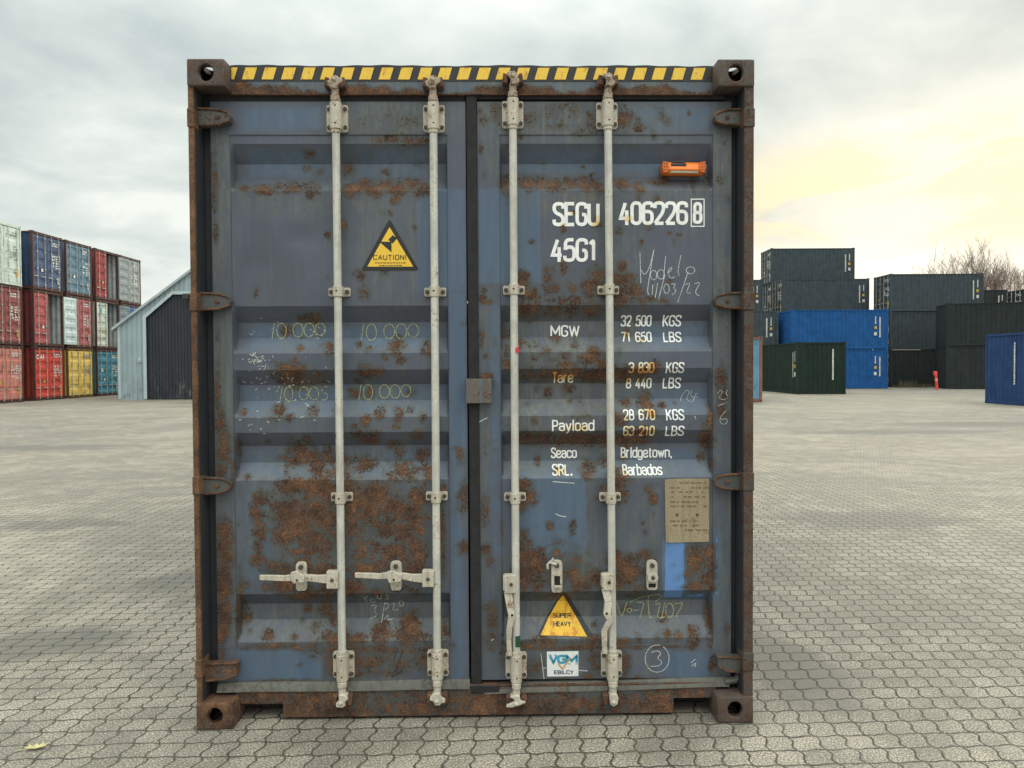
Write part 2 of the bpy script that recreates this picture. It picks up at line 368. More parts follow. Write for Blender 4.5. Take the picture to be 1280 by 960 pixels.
def surf(x, z):
    """depth of the door skin (numpy arrays in, array out)"""
    x = np.asarray(x, float); z = np.asarray(z, float)
    y = np.full(np.broadcast(x, z).shape, YS)
    for d in DOORS.values():
        ins = (x > d['p0']) & (x < d['p1'])
        pz = np.interp(z, PZ, PYv)
        # the corrugation runs out to the stile over 10 mm at either end
        k = np.clip(np.minimum((x-d['p0']), (d['p1']-x))/.010, 0, 1)
        pz = YO+(pz-YO)*k
        for cx, cz, rad, amp in DENTS: pz = pz+amp*np.exp(-((x-cx)/rad)**2-((z-cz)/(rad*.8))**2)*k
        mid = (z < ZSEAM_T) & (z > ZSEAM_B)
        y = np.where(ins & mid, pz, y)
    return y


def yat(x, z): return float(surf(np.array([x]), np.array([z]))[0])


# ---- wear: (px, py, rx, ry, strength) in image pixels over the door face
WEAR = [
 # left door, upper rib
 (303,234,9,5,.8),(327,236,15,7,.85),(344,232,5,8,.8),(364,234,14,8,.9),(385,228,6,4,.7),(390,238,8,9,.85),(440,236,12,9,1),(455,230,14,8,.9),(470,238,12,8,1),(482,229,12,7,.9),(497,234,14,9,1),(513,230,12,8,.95),(527,236,12,9,.9),(493,250,6,6,.8),
 (385,192,7,6,.6),(380,208,6,4,.6),(432,208,7,7,.8),(395,212,8,5,.5),(510,175,30,6,.75),(480,173,22,4,.6),(540,160,10,14,.55),(500,152,30,12,.45),(455,155,14,10,.4),(460,190,10,8,.3),(482,210,9,6,.5),(520,205,8,5,.4),
 (410,295,4,6,.75),(430,286,4,13,.7),(320,366,3,6,.7),(450,345,8,7,.75),(456,366,7,9,.75),(482,340,6,5,.6),(408,346,3,3,.6),(520,285,4,4,.7),(487,268,4,6,.5),(482,265,8,5,.45),
 (373,398,5,5,.75),(390,398,9,6,.85),(355,412,8,7,.85),(374,422,4,3,.7),(374,435,5,5,.8),(410,435,6,8,.8),(400,432,4,4,.6),(460,437,5,5,.7),(495,432,9,10,.95),(536,434,9,9,.9),(502,450,6,6,.8),(481,446,5,5,.7),(448,430,5,4,.7),
 (364,468,18,13,1.15),(396,473,15,9,.75),(352,463,8,6,.8),(458,465,13,8,1),(473,463,7,5,.8),(447,476,6,5,.7),(440,491,7,6,.8),(460,491,6,6,.8),(512,491,6,5,.8),(385,478,10,5,.8),
 (303,516,5,5,.75),(346,515,9,9,.95),(362,522,5,5,.9),(390,515,7,7,.75),(457,527,6,8,.9),(475,516,6,8,.9),(497,518,6,10,.8),(512,512,6,5,.6),(528,520,5,8,.6),(418,515,4,6,.7),(495,534,4,4,.7),(442,533,3,4,.7),
 (447,542,7,8,.95),(461,548,12,8,.95),(522,545,7,7,.8),(382,552,5,8,.85),(332,552,5,3,.6),(367,565,10,10,1),(367,577,18,8,.9),(385,573,10,12,1),(407,573,9,11,.95),(395,588,12,10,.85),(428,580,9,9,.85),(455,582,14,8,.95),(490,558,10,6,.7),(498,568,7,9,.85),(526,570,9,10,.9),(308,598,4,4,.8),(420,596,14,9,.8),(355,595,5,7,.7),(535,590,8,12,.8),(505,590,20,12,.85),
 # left door, big lower patch
 (420,655,95,62,.56),(470,640,70,50,.50),(480,825,75,18,.42),(420,800,60,12,.35),(690,705,50,40,.40),(720,548,100,10,.5),(740,467,90,9,.45),(720,365,90,22,.34),(470,172,70,10,.40),(490,228,55,10,.40),(685,228,60,9,.42),(690,145,70,16,.34),(650,440,40,22,.34),(445,580,100,16,.36),(280,720,9,90,.42),(735,805,100,6,.45),(870,712,22,28,.5),
 (325,625,9,10,1),(322,642,8,12,1),(326,665,8,12,1),(322,682,6,8,.9),(322,699,8,8,1.05),(345,632,8,8,.8),(368,607,20,8,1.1),(400,612,22,14,1.1),(360,640,18,16,1.05),(375,655,18,18,1.1),(392,640,22,16,1.1),(410,650,16,14,1.0),(355,670,14,10,1.05),(350,660,8,8,.8),(395,672,14,8,.9),(385,685,12,10,.95),(405,685,9,12,.95),(372,690,12,6,.8),(340,710,12,8,1),(360,712,14,8,1),(380,706,10,10,1.1),(405,714,16,8,1.1),(355,732,14,10,1.05),(382,745,18,9,1.0),(410,738,10,10,.95),(430,612,14,14,1.15),(445,628,14,14,1.1),(460,640,14,12,1.15),(470,620,16,14,1.15),(490,632,14,14,1.1),(510,640,16,12,1.15),(524,622,12,12,1.05),(440,660,10,10,.9),(480,660,14,10,1.1),(505,665,12,12,1.1),(520,655,12,12,1.05),(495,690,20,10,1.05),(520,690,12,18,1.1),(470,685,12,8,.85),(450,690,9,14,.95),(455,712,14,10,1.05),(478,706,10,8,.9),(500,735,10,5,.8),(520,712,10,16,1.0),(440,735,14,10,1.0),(470,742,14,6,.85),(520,740,12,6,.8),(552,660,5,30,.9),(555,700,4,20,.8),(553,620,6,12,.8),(309,732,5,5,.75),(333,735,5,5,.8),
 (405,765,9,10,.9),(382,764,5,6,.8),(412,778,8,8,.8),(392,787,6,6,.85),(335,795,8,6,.9),(310,792,4,5,.7),(305,775,5,10,.75),(367,797,5,4,.7),(375,780,4,4,.6),(420,797,18,8,1.0),(445,800,14,7,.9),(475,793,10,12,1.05),(512,790,14,17,1.15),(535,800,8,8,.8),(556,790,5,12,.85),(300,745,5,30,.7),
 (350,809,50,4,.8),(440,812,60,5,.9),(530,812,30,5,.85),(418,832,10,14,.95),(440,828,22,12,.9),(470,825,18,10,.85),(500,830,20,10,.65),(535,825,20,12,.85),(470,840,40,6,.7),(375,830,4,3,.7),(390,820,6,5,.6),(350,851,40,3,.8),
 (268,230,5,34,.8),(270,290,4,14,.7),(273,420,3,8,.7),(272,490,4,28,.85),(275,530,6,18,.85),(281,560,9,20,.95),(276,590,6,16,.85),(280,660,9,14,.9),(281,690,10,22,1.05),(280,730,10,22,1.1),(280,765,10,20,1.05),(276,790,9,16,.95),(277,812,6,10,.8),(292,590,3,20,.7),(297,770,3,26,.8),(296,560,3,12,.7),
 (580,620,7,16,.95),(580,684,8,8,.85),(575,570,5,12,.6),(572,560,8,4,.5),(567,807,5,5,.6),(584,400,2,6,.8),(579,405,4,4,.6),
 # right door
 (601,185,3,7,.75),(605,218,4,6,.7),(601,140,5,8,.5),(605,150,6,8,.5),(612,132,6,5,.5),(604,362,4,4,.8),(603,375,6,6,.8),(612,378,5,4,.6),(602,420,3,14,.75),(607,445,3,4,.7),(606,478,10,8,.7),(608,560,5,20,.5),(606,640,5,18,.75),(608,688,6,8,.85),(612,700,5,10,.7),(616,770,8,18,.8),(614,800,8,14,.7),(612,760,8,6,.8),(627,660,3,10,.5),
 (622,140,8,14,.7),(640,180,10,5,.4),(660,150,16,10,.62),(690,140,14,9,.60),(720,135,14,9,.55),(700,158,24,6,.52),(740,152,10,14,.7),(725,165,12,5,.55),(780,150,12,14,.70),(775,135,10,8,.6),(800,160,14,7,.6),(826,143,5,8,.7),(832,152,6,5,.7),(820,135,4,4,.6),(861,141,3,4,.6),(798,150,4,5,.6),(818,172,5,5,.6),(836,178,4,4,.5),(650,170,14,4,.5),(815,166,4,6,.5),
 (640,226,14,9,.95),(633,238,6,9,.8),(660,228,14,8,1),(678,226,12,8,.9),(695,230,14,8,.9),(715,226,12,8,.9),(735,228,14,9,.95),(748,232,9,9,.9),(765,228,8,8,.75),(779,228,9,8,1.0),(800,234,6,9,.85),(822,225,12,5,.9),(832,220,9,5,.8),(857,232,4,5,.6),(868,226,4,12,.6),(885,225,5,10,.7),(799,244,3,4,.6),(821,248,4,4,.75),(731,206,4,3,.5),(742,215,4,3,.5),(680,203,4,6,.4),(900,225,5,6,.6),(911,250,4,6,.6),(905,180,3,4,.5),
 (748,280,6,8,.75),(773,287,5,5,.85),(784,274,5,4,.55),(704,287,3,6,.75),(665,302,4,3,.8),(705,336,5,9,.75),(798,248,4,3,.7),(837,291,3,3,.7),(849,293,3,3,.7),(802,303,3,5,.7),(843,303,3,4,.6),(810,285,4,6,.5),(716,266,3,3,.6),
 (655,352,9,12,1.0),(662,370,10,10,.95),(668,378,8,5,.9),(685,348,5,13,.85),(688,360,8,8,.95),(692,338,3,6,.7),(705,377,9,6,.95),(720,375,9,7,.9),(735,363,10,10,.85),(716,362,8,5,.75),(745,343,10,9,.95),(742,357,14,8,1),(775,350,16,8,1.0),(785,362,16,9,1.0),(768,368,14,9,1.05),(778,376,12,6,.95),(790,358,10,6,.9),(778,333,5,8,.85),(800,376,12,4,.85),(815,374,10,4,.75),(836,355,5,7,.6),(836,380,4,6,.6),(828,374,5,5,.6),(660,386,14,9,1.05),(690,388,14,7,.8),(715,386,16,9,.75),(740,386,14,9,.75),(765,384,8,6,.8),(690,375,8,4,.7),(660,402,10,4,.5),
 (633,415,8,10,.6),(634,437,6,8,.7),(635,455,8,6,.75),(650,428,5,8,.75),(667,446,5,5,.7),(680,440,9,8,.6),(696,424,6,5,.85),(705,445,8,6,.6),(672,432,5,5,.6),(690,450,10,4,.65),(720,430,6,8,.6),(735,450,12,7,.95),(743,443,8,8,1.0),(752,455,10,6,.95),(775,440,4,5,.6),(785,414,5,6,.7),(803,425,5,4,.7),(817,458,9,7,.9),(740,420,5,4,.5),(797,402,3,3,.5),
 (660,466,10,9,.85),(680,468,12,9,.85),(700,466,16,8,1.05),(720,466,16,9,1.0),(740,468,16,9,1.1),(760,468,14,9,1.1),(780,468,14,8,1.1),(800,466,14,8,1.0),(815,463,7,5,.95),(712,456,14,4,.8),(686,490,6,8,.8),(672,486,4,5,.7),(712,486,9,8,.7),(716,500,5,6,.6),(650,490,6,6,.4),(725,505,8,12,.5),(660,505,4,3,.6),
 (668,526,4,6,.8),(782,504,7,5,.9),(808,502,8,10,1.0),(814,516,8,6,.9),(830,507,5,4,.8),(845,505,3,3,.6),(800,540,18,6,.95),(730,520,14,10,.5),(725,535,10,6,.6),(772,525,10,10,.85),
 (660,548,14,8,1.0),(680,549,16,8,1.0),(700,550,16,8,.95),(720,549,16,8,1.05),(740,550,16,8,1.05),(760,550,16,8,1.05),(780,551,14,7,1.05),(800,551,12,7,.95),(812,550,6,6,.8),(884,548,8,14,1.0),(888,525,5,14,.85),(880,570,6,8,.7),(891,580,3,10,.7),(900,470,7,12,.95),(903,490,6,14,.95),(900,512,5,12,.8),(910,520,5,6,.6),(864,532,3,3,.6),(866,545,3,3,.6),
 (672,578,4,6,.85),(735,588,9,10,.95),(754,578,6,8,.7),(778,576,6,6,.5),(700,590,10,5,.6),(772,602,12,12,.95),(760,618,12,10,.9),(776,618,9,10,.9),(655,608,8,10,.9),(662,620,9,12,1.0),(652,630,9,10,.9),(811,612,5,5,.9),(818,624,5,7,.95),(824,606,3,4,.5),(804,653,3,4,.7),(806,666,4,5,.8),(817,640,2,6,.4),
 (687,657,5,6,.9),(716,660,4,8,.9),(655,668,6,8,.8),(657,695,10,18,1.1),(668,705,13,18,1.15),(655,720,12,18,1.1),(672,728,12,10,1.0),(695,690,6,6,.7),(690,745,20,5,.7),(715,715,9,12,1.0),(722,730,10,10,.9),(722,700,6,8,.85),(745,722,12,9,1.05),(735,708,6,6,.6),(732,733,7,8,.9),(768,700,9,12,1.0),(782,712,16,14,1.15),(776,726,14,10,1.1),(796,716,8,7,1.0),(806,694,10,6,1.0),(814,702,6,6,.9),(760,732,14,8,.9),(798,735,12,5,.7),
 (868,700,9,16,.95),(880,695,9,14,.9),(890,705,5,30,.95),(884,722,10,8,1.05),(868,733,14,5,.95),(890,735,5,6,.9),(860,718,5,14,.7),(870,688,12,7,.9),
 (640,790,4,6,.6),(745,800,14,6,.85),(680,802,18,6,.85),(730,806,14,5,.9),(660,806,10,5,.9),(778,803,12,5,.85),(797,798,5,5,.8),(822,796,5,5,.75),(835,794,6,5,.8),(848,795,7,5,.8),(866,793,8,8,.95),(866,806,7,5,.95),(830,777,7,5,.7),(785,765,7,5,.7),(745,785,5,5,.7),(800,745,16,6,.7),(725,809,80,3,.9),(830,808,30,2,.8),(887,780,4,25,.85),(890,830,4,14,.8),
 (743,825,9,14,.85),(778,830,9,14,.95),(736,845,8,6,.85),(670,835,8,14,.75),(655,838,8,14,.7),(700,850,14,4,.6),(628,815,5,20,.7),(798,848,6,4,.7),(908,785,4,9,.7),(900,845,8,5,.5),
]
FADE = [(490,150,70,28,.95),(500,300,60,90,.55),(650,150,80,26,1.0),(720,150,60,26,.9),(800,155,50,22,.7),(860,150,30,24,.25),(612,180,14,60,.8),(470,245,60,26,.8),(370,250,70,22,.6),(700,245,60,24,.8),(800,250,60,24,.6),(860,250,30,40,.5),(276,220,14,110,.8),(278,330,14,90,.85),(278,480,14,100,.85),(280,700,14,160,.7),(903,200,14,100,.9),(903,420,14,130,.9),(903,640,14,130,.75),(903,790,14,70,.6),(780,300,30,60,.5),(700,430,90,35,.9),(770,420,50,40,.5),(700,510,80,40,.8),(780,580,60,25,.6),(700,580,60,25,.7),(430,650,130,90,.85),(480,520,70,40,.5),(370,540,50,50,.4),(430,780,130,40,.8),(700,770,80,40,.85),(820,770,60,30,.7),(780,660,50,40,.5),(830,660,30,30,.45),(700,720,90,40,.8),(600,560,12,60,.7),(610,680,12,60,.5),(780,835,90,20,.5),(480,835,90,22,.8),(655,830,40,30,.6),(575,590,12,40,.3),(610,400,14,30,.7),(370,350,60,40,.12)]
# repainted areas, plus sky light on the ribs put in as lighter blue: (x0, y0, x1, y1, tone)
TONES = [(521,238,548,365,1.0),(548,236,584,364,1.0),(560,364,584,560,.85),(560,560,584,860,.75),(597,236,676,354,1.05),(626,354,640,380,.7),(612,380,626,560,.8),(612,560,626,700,.7),(655,592,734,690,.95),(640,600,655,660,.6),(640,640,700,690,.8),(296,812,402,851,1.0),(834,815,890,847,.95),(818,818,834,843,.7),(830,676,857,752,2.0),(857,742,892,752,1.4),(893,662,899,744,1.7),(297,600,345,735,.55),(300,180,420,222,.62),(640,180,890,218,.62),(440,180,535,222,.62),(300,560,560,600,.62),(296,482,560,522,.60),(300,402,545,440,.60),(640,560,890,600,.58),(800,400,890,440,.58),(800,480,890,520,.60),(830,455,890,480,.5),(300,130,405,166,.70),(740,130,890,166,.68)]


def wear_at(x, z):
    """rust, fade, tone for arrays of face coordinates"""
    x = np.asarray(x); z = np.asarray(z)
    rust = np.zeros_like(x); fade = np.zeros_like(x); tone = np.zeros_like(x); run = np.zeros_like(x)
    mm = 3.43/FOC
    for px, py, rx, ry, s in WEAR:
        cx, cz = F(px, py, YO); q = ((x-cx)/(rx*mm*1.0))**2+((z-cz)/(ry*mm*1.0))**2
        rust = np.maximum(rust, .80*s*np.exp(-q*.50))
        dz = (cz-z)/(mm*ry)                       # run-off below each rusty spot
        fade = np.maximum(fade, .85*s*np.exp(-((x-cx)/(rx*mm*1.15))**2)*np.where(dz > 0, np.exp(-dz/3.2), np.exp(-dz*dz*1.0)))
        if s >= .8: run = np.maximum(run, (s-.3)*np.exp(-((x-cx)/(rx*mm*.8))**2)*np.where(dz > .2, np.exp(-(cz-z)/(.05+.08*((px*7+py*13) % 10)/10)), 0))
    for px, py, rx, ry, s in FADE:
        cx, cz = F(px, py, YO); q = ((x-cx)/(rx*mm))**2+((z-cz)/(ry*mm))**2
        fade = np.maximum(fade, s*np.exp(-q*q*.6))
    for x0, y0, x1, y1, s in TONES:
        ax, az = F(x0, y0, YS); bx, bz = F(x1, y1, YS); e = .030 if s >= .8 else .07
        ins = np.clip(np.minimum(np.minimum(x-ax, bx-x), np.minimum(az-z, z-bz))/e+.5, 0, 1)
        tone = np.where(ins > 0, np.maximum(tone, s*ins), tone)
        fade = fade*(1-.75*ins*min(1, max(0, s-.62)*4))
        if s == 1.0 or s >= 2: rust = rust*(1-.25*ins)
    return rust, fade, tone, run


def set_wear(me):
    n = len(me.vertices); co = np.empty(n*3); me.vertices.foreach_get('co', co); co = co.reshape(-1, 3)
    for nm, arr in zip(('rust', 'fade', 'tone', 'run'), wear_at(co[:, 0], co[:, 2])):
        a = me.attributes.new(nm, 'FLOAT', 'POINT'); a.data.foreach_set('value', arr.astype(np.float32))


def lines(a, b, step, breaks):
    """sorted coordinates from a to b with extra break lines"""
    q = list(np.linspace(a, b, max(2, int(round((b-a)/step))+1)))+[v for v in breaks if a < v < b]
    q = sorted(q); out = [q[0]]
    for v in q[1:]:
        if v-out[-1] > 1e-4: out.append(v)
    return np.array(out)


def build_door(d):
    e = .0006
    xs = lines(d['x0'], d['x1'], .008, [d['p0']-e, d['p0']+e, d['p1']-e, d['p1']+e, d['p0']+.010, d['p1']-.010])
    zs = lines(ZB, ZT, .008, [q[0] for q in prof]+[ZSEAM_T-e, ZSEAM_T+e, ZSEAM_B-e, ZSEAM_B+e])
    XX, ZZ = np.meshgrid(xs, zs); YY = surf(XX, ZZ)
    nx, nz = len(xs), len(zs); b = MB()
    vs = np.stack([XX, YY, ZZ], -1).reshape(-1, 3).tolist()
    fs = [(j*nx+i, j*nx+i+1, (j+1)*nx+i+1, (j+1)*nx+i) for j in range(nz-1) for i in range(nx-1)]
    b.add(vs, fs)
    yb = .164                                          # back and edges of the leaf
    rim = [j for j in range(nx)]+[j*nx+nx-1 for j in range(1, nz)]+[(nz-1)*nx+i for i in range(nx-2, -1, -1)]+[j*nx for j in range(nz-2, 0, -1)]
    o = len(b.v); b.v += [(b.v[i][0], yb, b.v[i][2]) for i in rim]; k = len(rim)
    for i in range(k): b.f.append((rim[i], o+i, o+(i+1) % k, rim[(i+1) % k])); b.m.append(0)
    b.f.append(tuple(range(o, o+k))); b.m.append(0)
    ob = b.build('door', M['door'], root, smooth=30); set_wear(ob.data)
    return ob

door_l, door_r = build_door(DOORS['left']), build_door(DOORS['right'])

# ---- lettering by strokes
def rounded(pts, r):
    if r <= 0 or len(pts) < 3: return [tuple(p) for p in pts]
    closed = pts[0] == pts[-1]; out = []
    P = [Vector((p[0], p[1])) for p in pts]
    idx = range(len(P)-1) if closed else range(len(P))
    for i in idx:
        if not closed and i in (0, len(P)-1): out.append(tuple(P[i])); continue
        a = P[i-1] if i > 0 else P[-2]; b = P[i]; c = P[i+1]
        ra = min(r, (a-b).length*.5); rc = min(r, (c-b).length*.5)
        s = b+(a-b).normalized()*ra; e = b+(c-b).normalized()*rc
        for k in range(6):
            t = k/5; out.append(tuple(s*(1-t)**2+b*2*t*(1-t)+e*t*t))
    if closed: out.append(out[0])
    return out

LOOP = lambda h=1.0, y=0.0: [(0, y+h*.5), (0, y), (1, y), (1, y+h), (0, y+h), (0, y+h*.5)]
XH = .72
GLY = {
 'S': [[(1, .76), (1, 1), (0, 1), (0, .58), (1, .42), (1, 0), (0, 0), (0, .24)]], 'E': [[(1, 1), (0, 1), (0, 0), (1, 0)], [(0, .52), (.85, .52)]],
 'G': [[(1, .76), (1, 1), (0, 1), (0, 0), (1, 0), (1, .48), (.55, .48)]], 'U': [[(0, 1), (0, 0), (1, 0), (1, 1)]],
 'M': [[(0, 0), (0, 1), (.5, .25), (1, 1), (1, 0)]], 'W': [[(0, 1), (.25, 0), (.5, .9), (.75, 0), (1, 1)]], 'K': [[(0, 0), (0, 1)], [(1, 1), (.05, .42)], [(.3, .58), (1, 0)]],
 'L': [[(0, 1), (0, 0), (1, 0)]], 'B': [[(0, 0), (0, 1)], [(-.1, 1), (.92, 1), (.92, .52), (0, .52)], [(0, .52), (1, .52), (1, 0), (-.1, 0)]], 'T': [[(0, 1), (1, 1)], [(.5, 1), (.5, 0)]],
 'P': [[(0, 0), (0, 1)], [(-.1, 1), (1, 1), (1, .45), (0, .45)]], 'R': [[(0, 0), (0, 1)], [(-.1, 1), (1, 1), (1, .48), (0, .48)], [(.55, .48), (1, 0)]],
 'C': [[(1, .74), (1, 1), (0, 1), (0, 0), (1, 0), (1, .26)]], 'A': [[(0, 0), (.5, 1), (1, 0)], [(.2, .32), (.8, .32)]], 'V': [[(0, 1), (.5, 0), (1, 1)]], 'I': [[(.5, 0), (.5, 1)]],
 'O': [LOOP()], 'N': [[(0, 0), (0, 1), (1, 0), (1, 1)]], 'H': [[(0, 0), (0, 1)], [(1, 0), (1, 1)], [(0, .5), (1, .5)]], 'Y': [[(0, 1), (.5, .45), (1, 1)], [(.5, .45), (.5, 0)]], '!': [[(.5, 1), (.5, .42)], [(.5, .12), (.5, 0)]],
 '0': [LOOP()], '1': [[(.1, .78), (.6, 1), (.6, 0)]], '2': [[(0, .74), (0, 1), (1, 1), (1, .58), (0, 0)], [(0, 0), (1, 0)]],
 '3': [[(0, .78), (0, 1), (1, 1), (1, .53), (.4, .53)], [(.4, .53), (1, .53), (1, 0), (0, 0), (0, .22)]], '4': [[(.72, 0), (.72, .55)], [(.55, 1), (0, .25), (1, .25)]],
 '5': [[(.95, 1), (.08, 1), (.05, .5)], [(.05, .52), (.2, .64), (1, .64), (1, 0), (0, 0), (0, .22)]], '6': [[(1, .78), (1, 1), (0, 1), (0, 0), (1, 0), (1, .58), (0, .58)]],
 '7': [[(0, 1), (1, 1), (.35, 0)]], '8': [LOOP(.52), [(.5, .52), (.06, .52), (.06, 1), (.94, 1), (.94, .52), (.5, .52)]],
 'a': [[(.05, XH*.76), (.05, XH), (1, XH), (1, 0)], [(1, .42), (0, .42), (0, 0), (1, 0)]], 'r': [[(0, 0), (0, XH)], [(0, .45), (.1, XH), (.9, XH)]], 'e': [[(0, .36), (1, .36), (1, XH), (0, XH), (0, 0), (1, 0), (1, .2)]],
 'y': [[(0, XH), (.5, 0)], [(1, XH), (.4, -.24), (.05, -.24)]], 'l': [[(.5, 0), (.5, 1)]], 'o': [LOOP(XH)], 'd': [LOOP(XH), [(1, 0), (1, 1)]], 'b': [LOOP(XH), [(0, 0), (0, 1)]],
 'c': [[(1, .5), (1, XH), (0, XH), (0, 0), (1, 0), (1, .2)]], 'n': [[(0, 0), (0, XH)], [(0, .45), (0, XH), (1, XH), (1, 0)]], 'i': [[(.5, 0), (.5, XH)], [(.5, .9), (.5, 1)]],
 'g': [LOOP(XH), [(1, XH), (1, -.26), (0, -.26), (0, -.12)]], 't': [[(.4, .95), (.4, 0), (1, 0)], [(0, XH), (1, XH)]], 'w': [[(0, XH), (.27, 0), (.5, .6), (.73, 0), (1, XH)]],
 's': [[(1, .55), (1, XH), (0, XH), (0, .42), (1, .30), (1, 0), (0, 0), (0, .16)]], '.': [[(.5, 0), (.5, .06)]], ',': [[(.6, .08), (.3, -.16)]],
}
WID = {'M': 1.5, 'W': 1.65, '1': .75, 'l': .18, 'i': .18, 'I': .2, '.': .2, ',': .25, ' ': .62, 'r': .65, 't': .65, 'w': 1.45, 'T': .95, 'L': .85, 'E': .9, '!': .2}
SHARP = set('MWKVANTEL4YHXw7')


def ribbon(b, pts, wd, yfun, lift, mi=0, step=.004):
    """flat stroke of width wd following the surface"""
    q = [Vector(pts[0])]
    for p in pts[1:]:
        p = Vector(p); d = (p-q[-1]).length
        if d < 1e-6: continue
        k = max(1, int(d/step)); a = q[-1].copy()
        for i in range(1, k+1): q.append(a+(p-a)*(i/k))
    if len(q) < 2: return
    closed = (q[0]-q[-1]).length < 1e-6; n = len(q); vs = []
    for i, p in enumerate(q):
        d1 = (p-q[i-1]) if i else ((p-q[-2]) if closed else (q[1]-p)); d2 = (q[i+1]-p) if i < n-1 else ((q[1]-p) if closed else (p-q[i-1]))
        d1 = d1.normalized(); d2 = d2.normalized(); t = d1+d2
        t = d2 if t.length < 1e-3 else t.normalized()
        nr = Vector((-t.y, t.x)); k = min(1.6, 1/max(.35, abs(nr.dot(Vector((-d2.y, d2.x))))))
        for s in (1, -1):
            x, z = p+nr*(s*wd*.5*k); vs.append((x, yfun(x, z)-lift, z))
    b.add(vs, [(2*i, 2*i+1, 2*i+3, 2*i+2) for i in range(n-1)], mi)


def text(b, s, x0, z0, x1, h, wt=.145, yfun=yat, lift=.0018, mi=0, gap=.34):
    """stroke lettering from x0 to x1 on baseline z0"""
    ws = [WID.get(c, 1.0) for c in s]; tot = sum(ws)+gap*(len(s)-1); th = wt*h
    k = (x1-x0-th)/max(1e-6, tot); x = x0+th/2; li = 0
    for c, wd in zip(s, ws):
        for st in GLY.get(c, []):
            gh = h-th
            pts = [(x+px*wd*k, z0+th/2+pz*gh) for px, pz in st]
            if len(st) == 2 and st[0][0] == st[1][0]: # straight stems reach the full height
                pts = [(pts[0][0], pts[0][1]-(th/2 if st[0][1] < st[1][1] else -th/2)), (pts[1][0], pts[1][1]+(th/2 if st[0][1] < st[1][1] else -th/2))]
            pts = rounded(pts, 0 if c in SHARP else min(wd*k*.55, h*.28))
            ribbon(b, pts, th, yfun, lift+.00012*(li % 6), mi); li += 1
        x += (wd+gap)*k


def ptext(b, s, px0, px1, base, cap, **kw):
    """lettering given by image pixel coordinates over the door"""
    x0, z0 = F(px0, base, YO); x1, z1 = F(px1, cap, YO)  # px0, px1, base and cap are image pixels
    text(b, s, x0, z0, x1, z1-z0, **kw)

def paint_text(*items, box=None, **kw):
    b = MB()
    for it in items: ptext(b, *it, **kw)
    if box:
        x0, z0 = F(box[0], box[3], YO); x1, z1 = F(box[2], box[1], YO)
        ribbon(b, [(x0, z0), (x1, z0), (x1, z1), (x0, z1), (x0, z0)], .0045, yat, .0014)
    o = b.build('lettering', M['letter'], door_r); set_wear(o.data)
paint_text(('SEGU', 690.5, 749.5, 283, 252.5)); paint_text(('406226', 773.5, 860, 281.5, 251.5)); paint_text(('8', 865.8, 878, 280, 252.5), box=(864, 249, 880, 283)); paint_text(('45G1', 688.5, 747.5, 327.5, 297.5))
k = dict(wt=.132, gap=.40)
for s, a, b_, base, cap in (('MGW', 689, 726, 420.5, 405.5), ('32 500', 778, 817, 407.5, 393.2), ('KGS', 831, 854.5, 407.5, 393), ('71 650', 778, 817, 427.5, 414), ('LBS', 831.5, 854.5, 427.5, 414),
                            ('Tare', 690.5, 717.5, 479, 465), ('3 830', 786, 818, 466.5, 452.5), ('KGS', 832.5, 855.5, 466.5, 452.5), ('8 440', 784.5, 817, 486, 472.5), ('LBS', 831, 854, 486, 472),
                            ('Payload', 690, 743, 539, 524.5), ('28 670', 779, 819, 525.5, 511.5), ('KGS', 832.5, 855.5, 525.5, 511.5), ('63 210', 779, 818.5, 545.5, 532), ('LBS', 832, 855.5, 545.5, 532),
                            ('Seaco', 689.5, 722.5, 574.5, 560.5), ('SRL.', 690.5, 716, 595, 581), ('Bridgetown,', 778, 843.5, 574, 560), ('Barbados', 779, 829, 594.5, 581)):
    paint_text((s, a, b_, base, cap), **k)


def scrawl(name, strokes, m, parent, wd=.0032):
    b = MB()
    for i, st in enumerate(strokes):
        pts = [F(x, y, YO) for x, y in st]
        pts = rounded(pts, .02) if len(pts) > 2 else pts
        ribbon(b, pts, wd, yat, .0018+.0001*(i % 7), 0, .004)
    return b.build(name, m, parent)

def ell(cx, cy, rx, ry, a0=0, a1=360, n=14): return [(cx+rx*math.cos(R(a0+(a1-a0)*i/n)), cy+ry*math.sin(R(a0+(a1-a0)*i/n))) for i in range(n+1)]
def num10(x, y, s, tail):
    o = [[(x+3*s, y), (x, y+20*s)], ell(x+12*s, y+10*s, 6*s, 10*s, -60, 300), [(x+22*s, y+18*s), (x+22.5*s, y+20*s)]]
    for i in range(2): o.append(ell(x+(33+i*14)*s, y+9*s, 6.5*s, 9*s, -80, 290))
    o.append(ell(x+61*s, y+8*s, 6.5*s, 8*s, -80, 290) if tail == '0' else [(x+66*s, y), (x+58*s, y), (x+58*s, y+8*s), (x+66*s, y+9*s), (x+65*s, y+18*s), (x+57*s, y+18*s)])
    return o
for a_, b_, c_, e_ in ((336, 403, 1.0, '0'), (449, 404, 1.08, '0'), (346, 484, .92, '5'), (446, 481, .98, '0')): scrawl('chalk_writing', num10(a_, b_, c_, e_), M['chalk_yellow'], door_l)
scrawl('chalk_writing', [[(459, 747), (453, 750), (458, 754), (453, 758)], ell(464, 754, 3, 3), [(471, 745), (471, 751), (476, 751), (476, 745)], [(486, 743), (481, 745), (486, 749), (481, 752)]], M['chalk_white'], door_l)
scrawl('chalk_writing', [[(461, 762), (470, 760), (464, 768), (470, 774), (460, 778)], [(479, 757), (475, 782)], [(479, 758), (486, 760), (478, 768)], [(487, 760), (492, 757), (488, 768), (496, 766)], ell(500, 758, 3, 4), [(478, 778), (484, 772), (482, 780), (490, 777)]], M['chalk_white'], door_l)
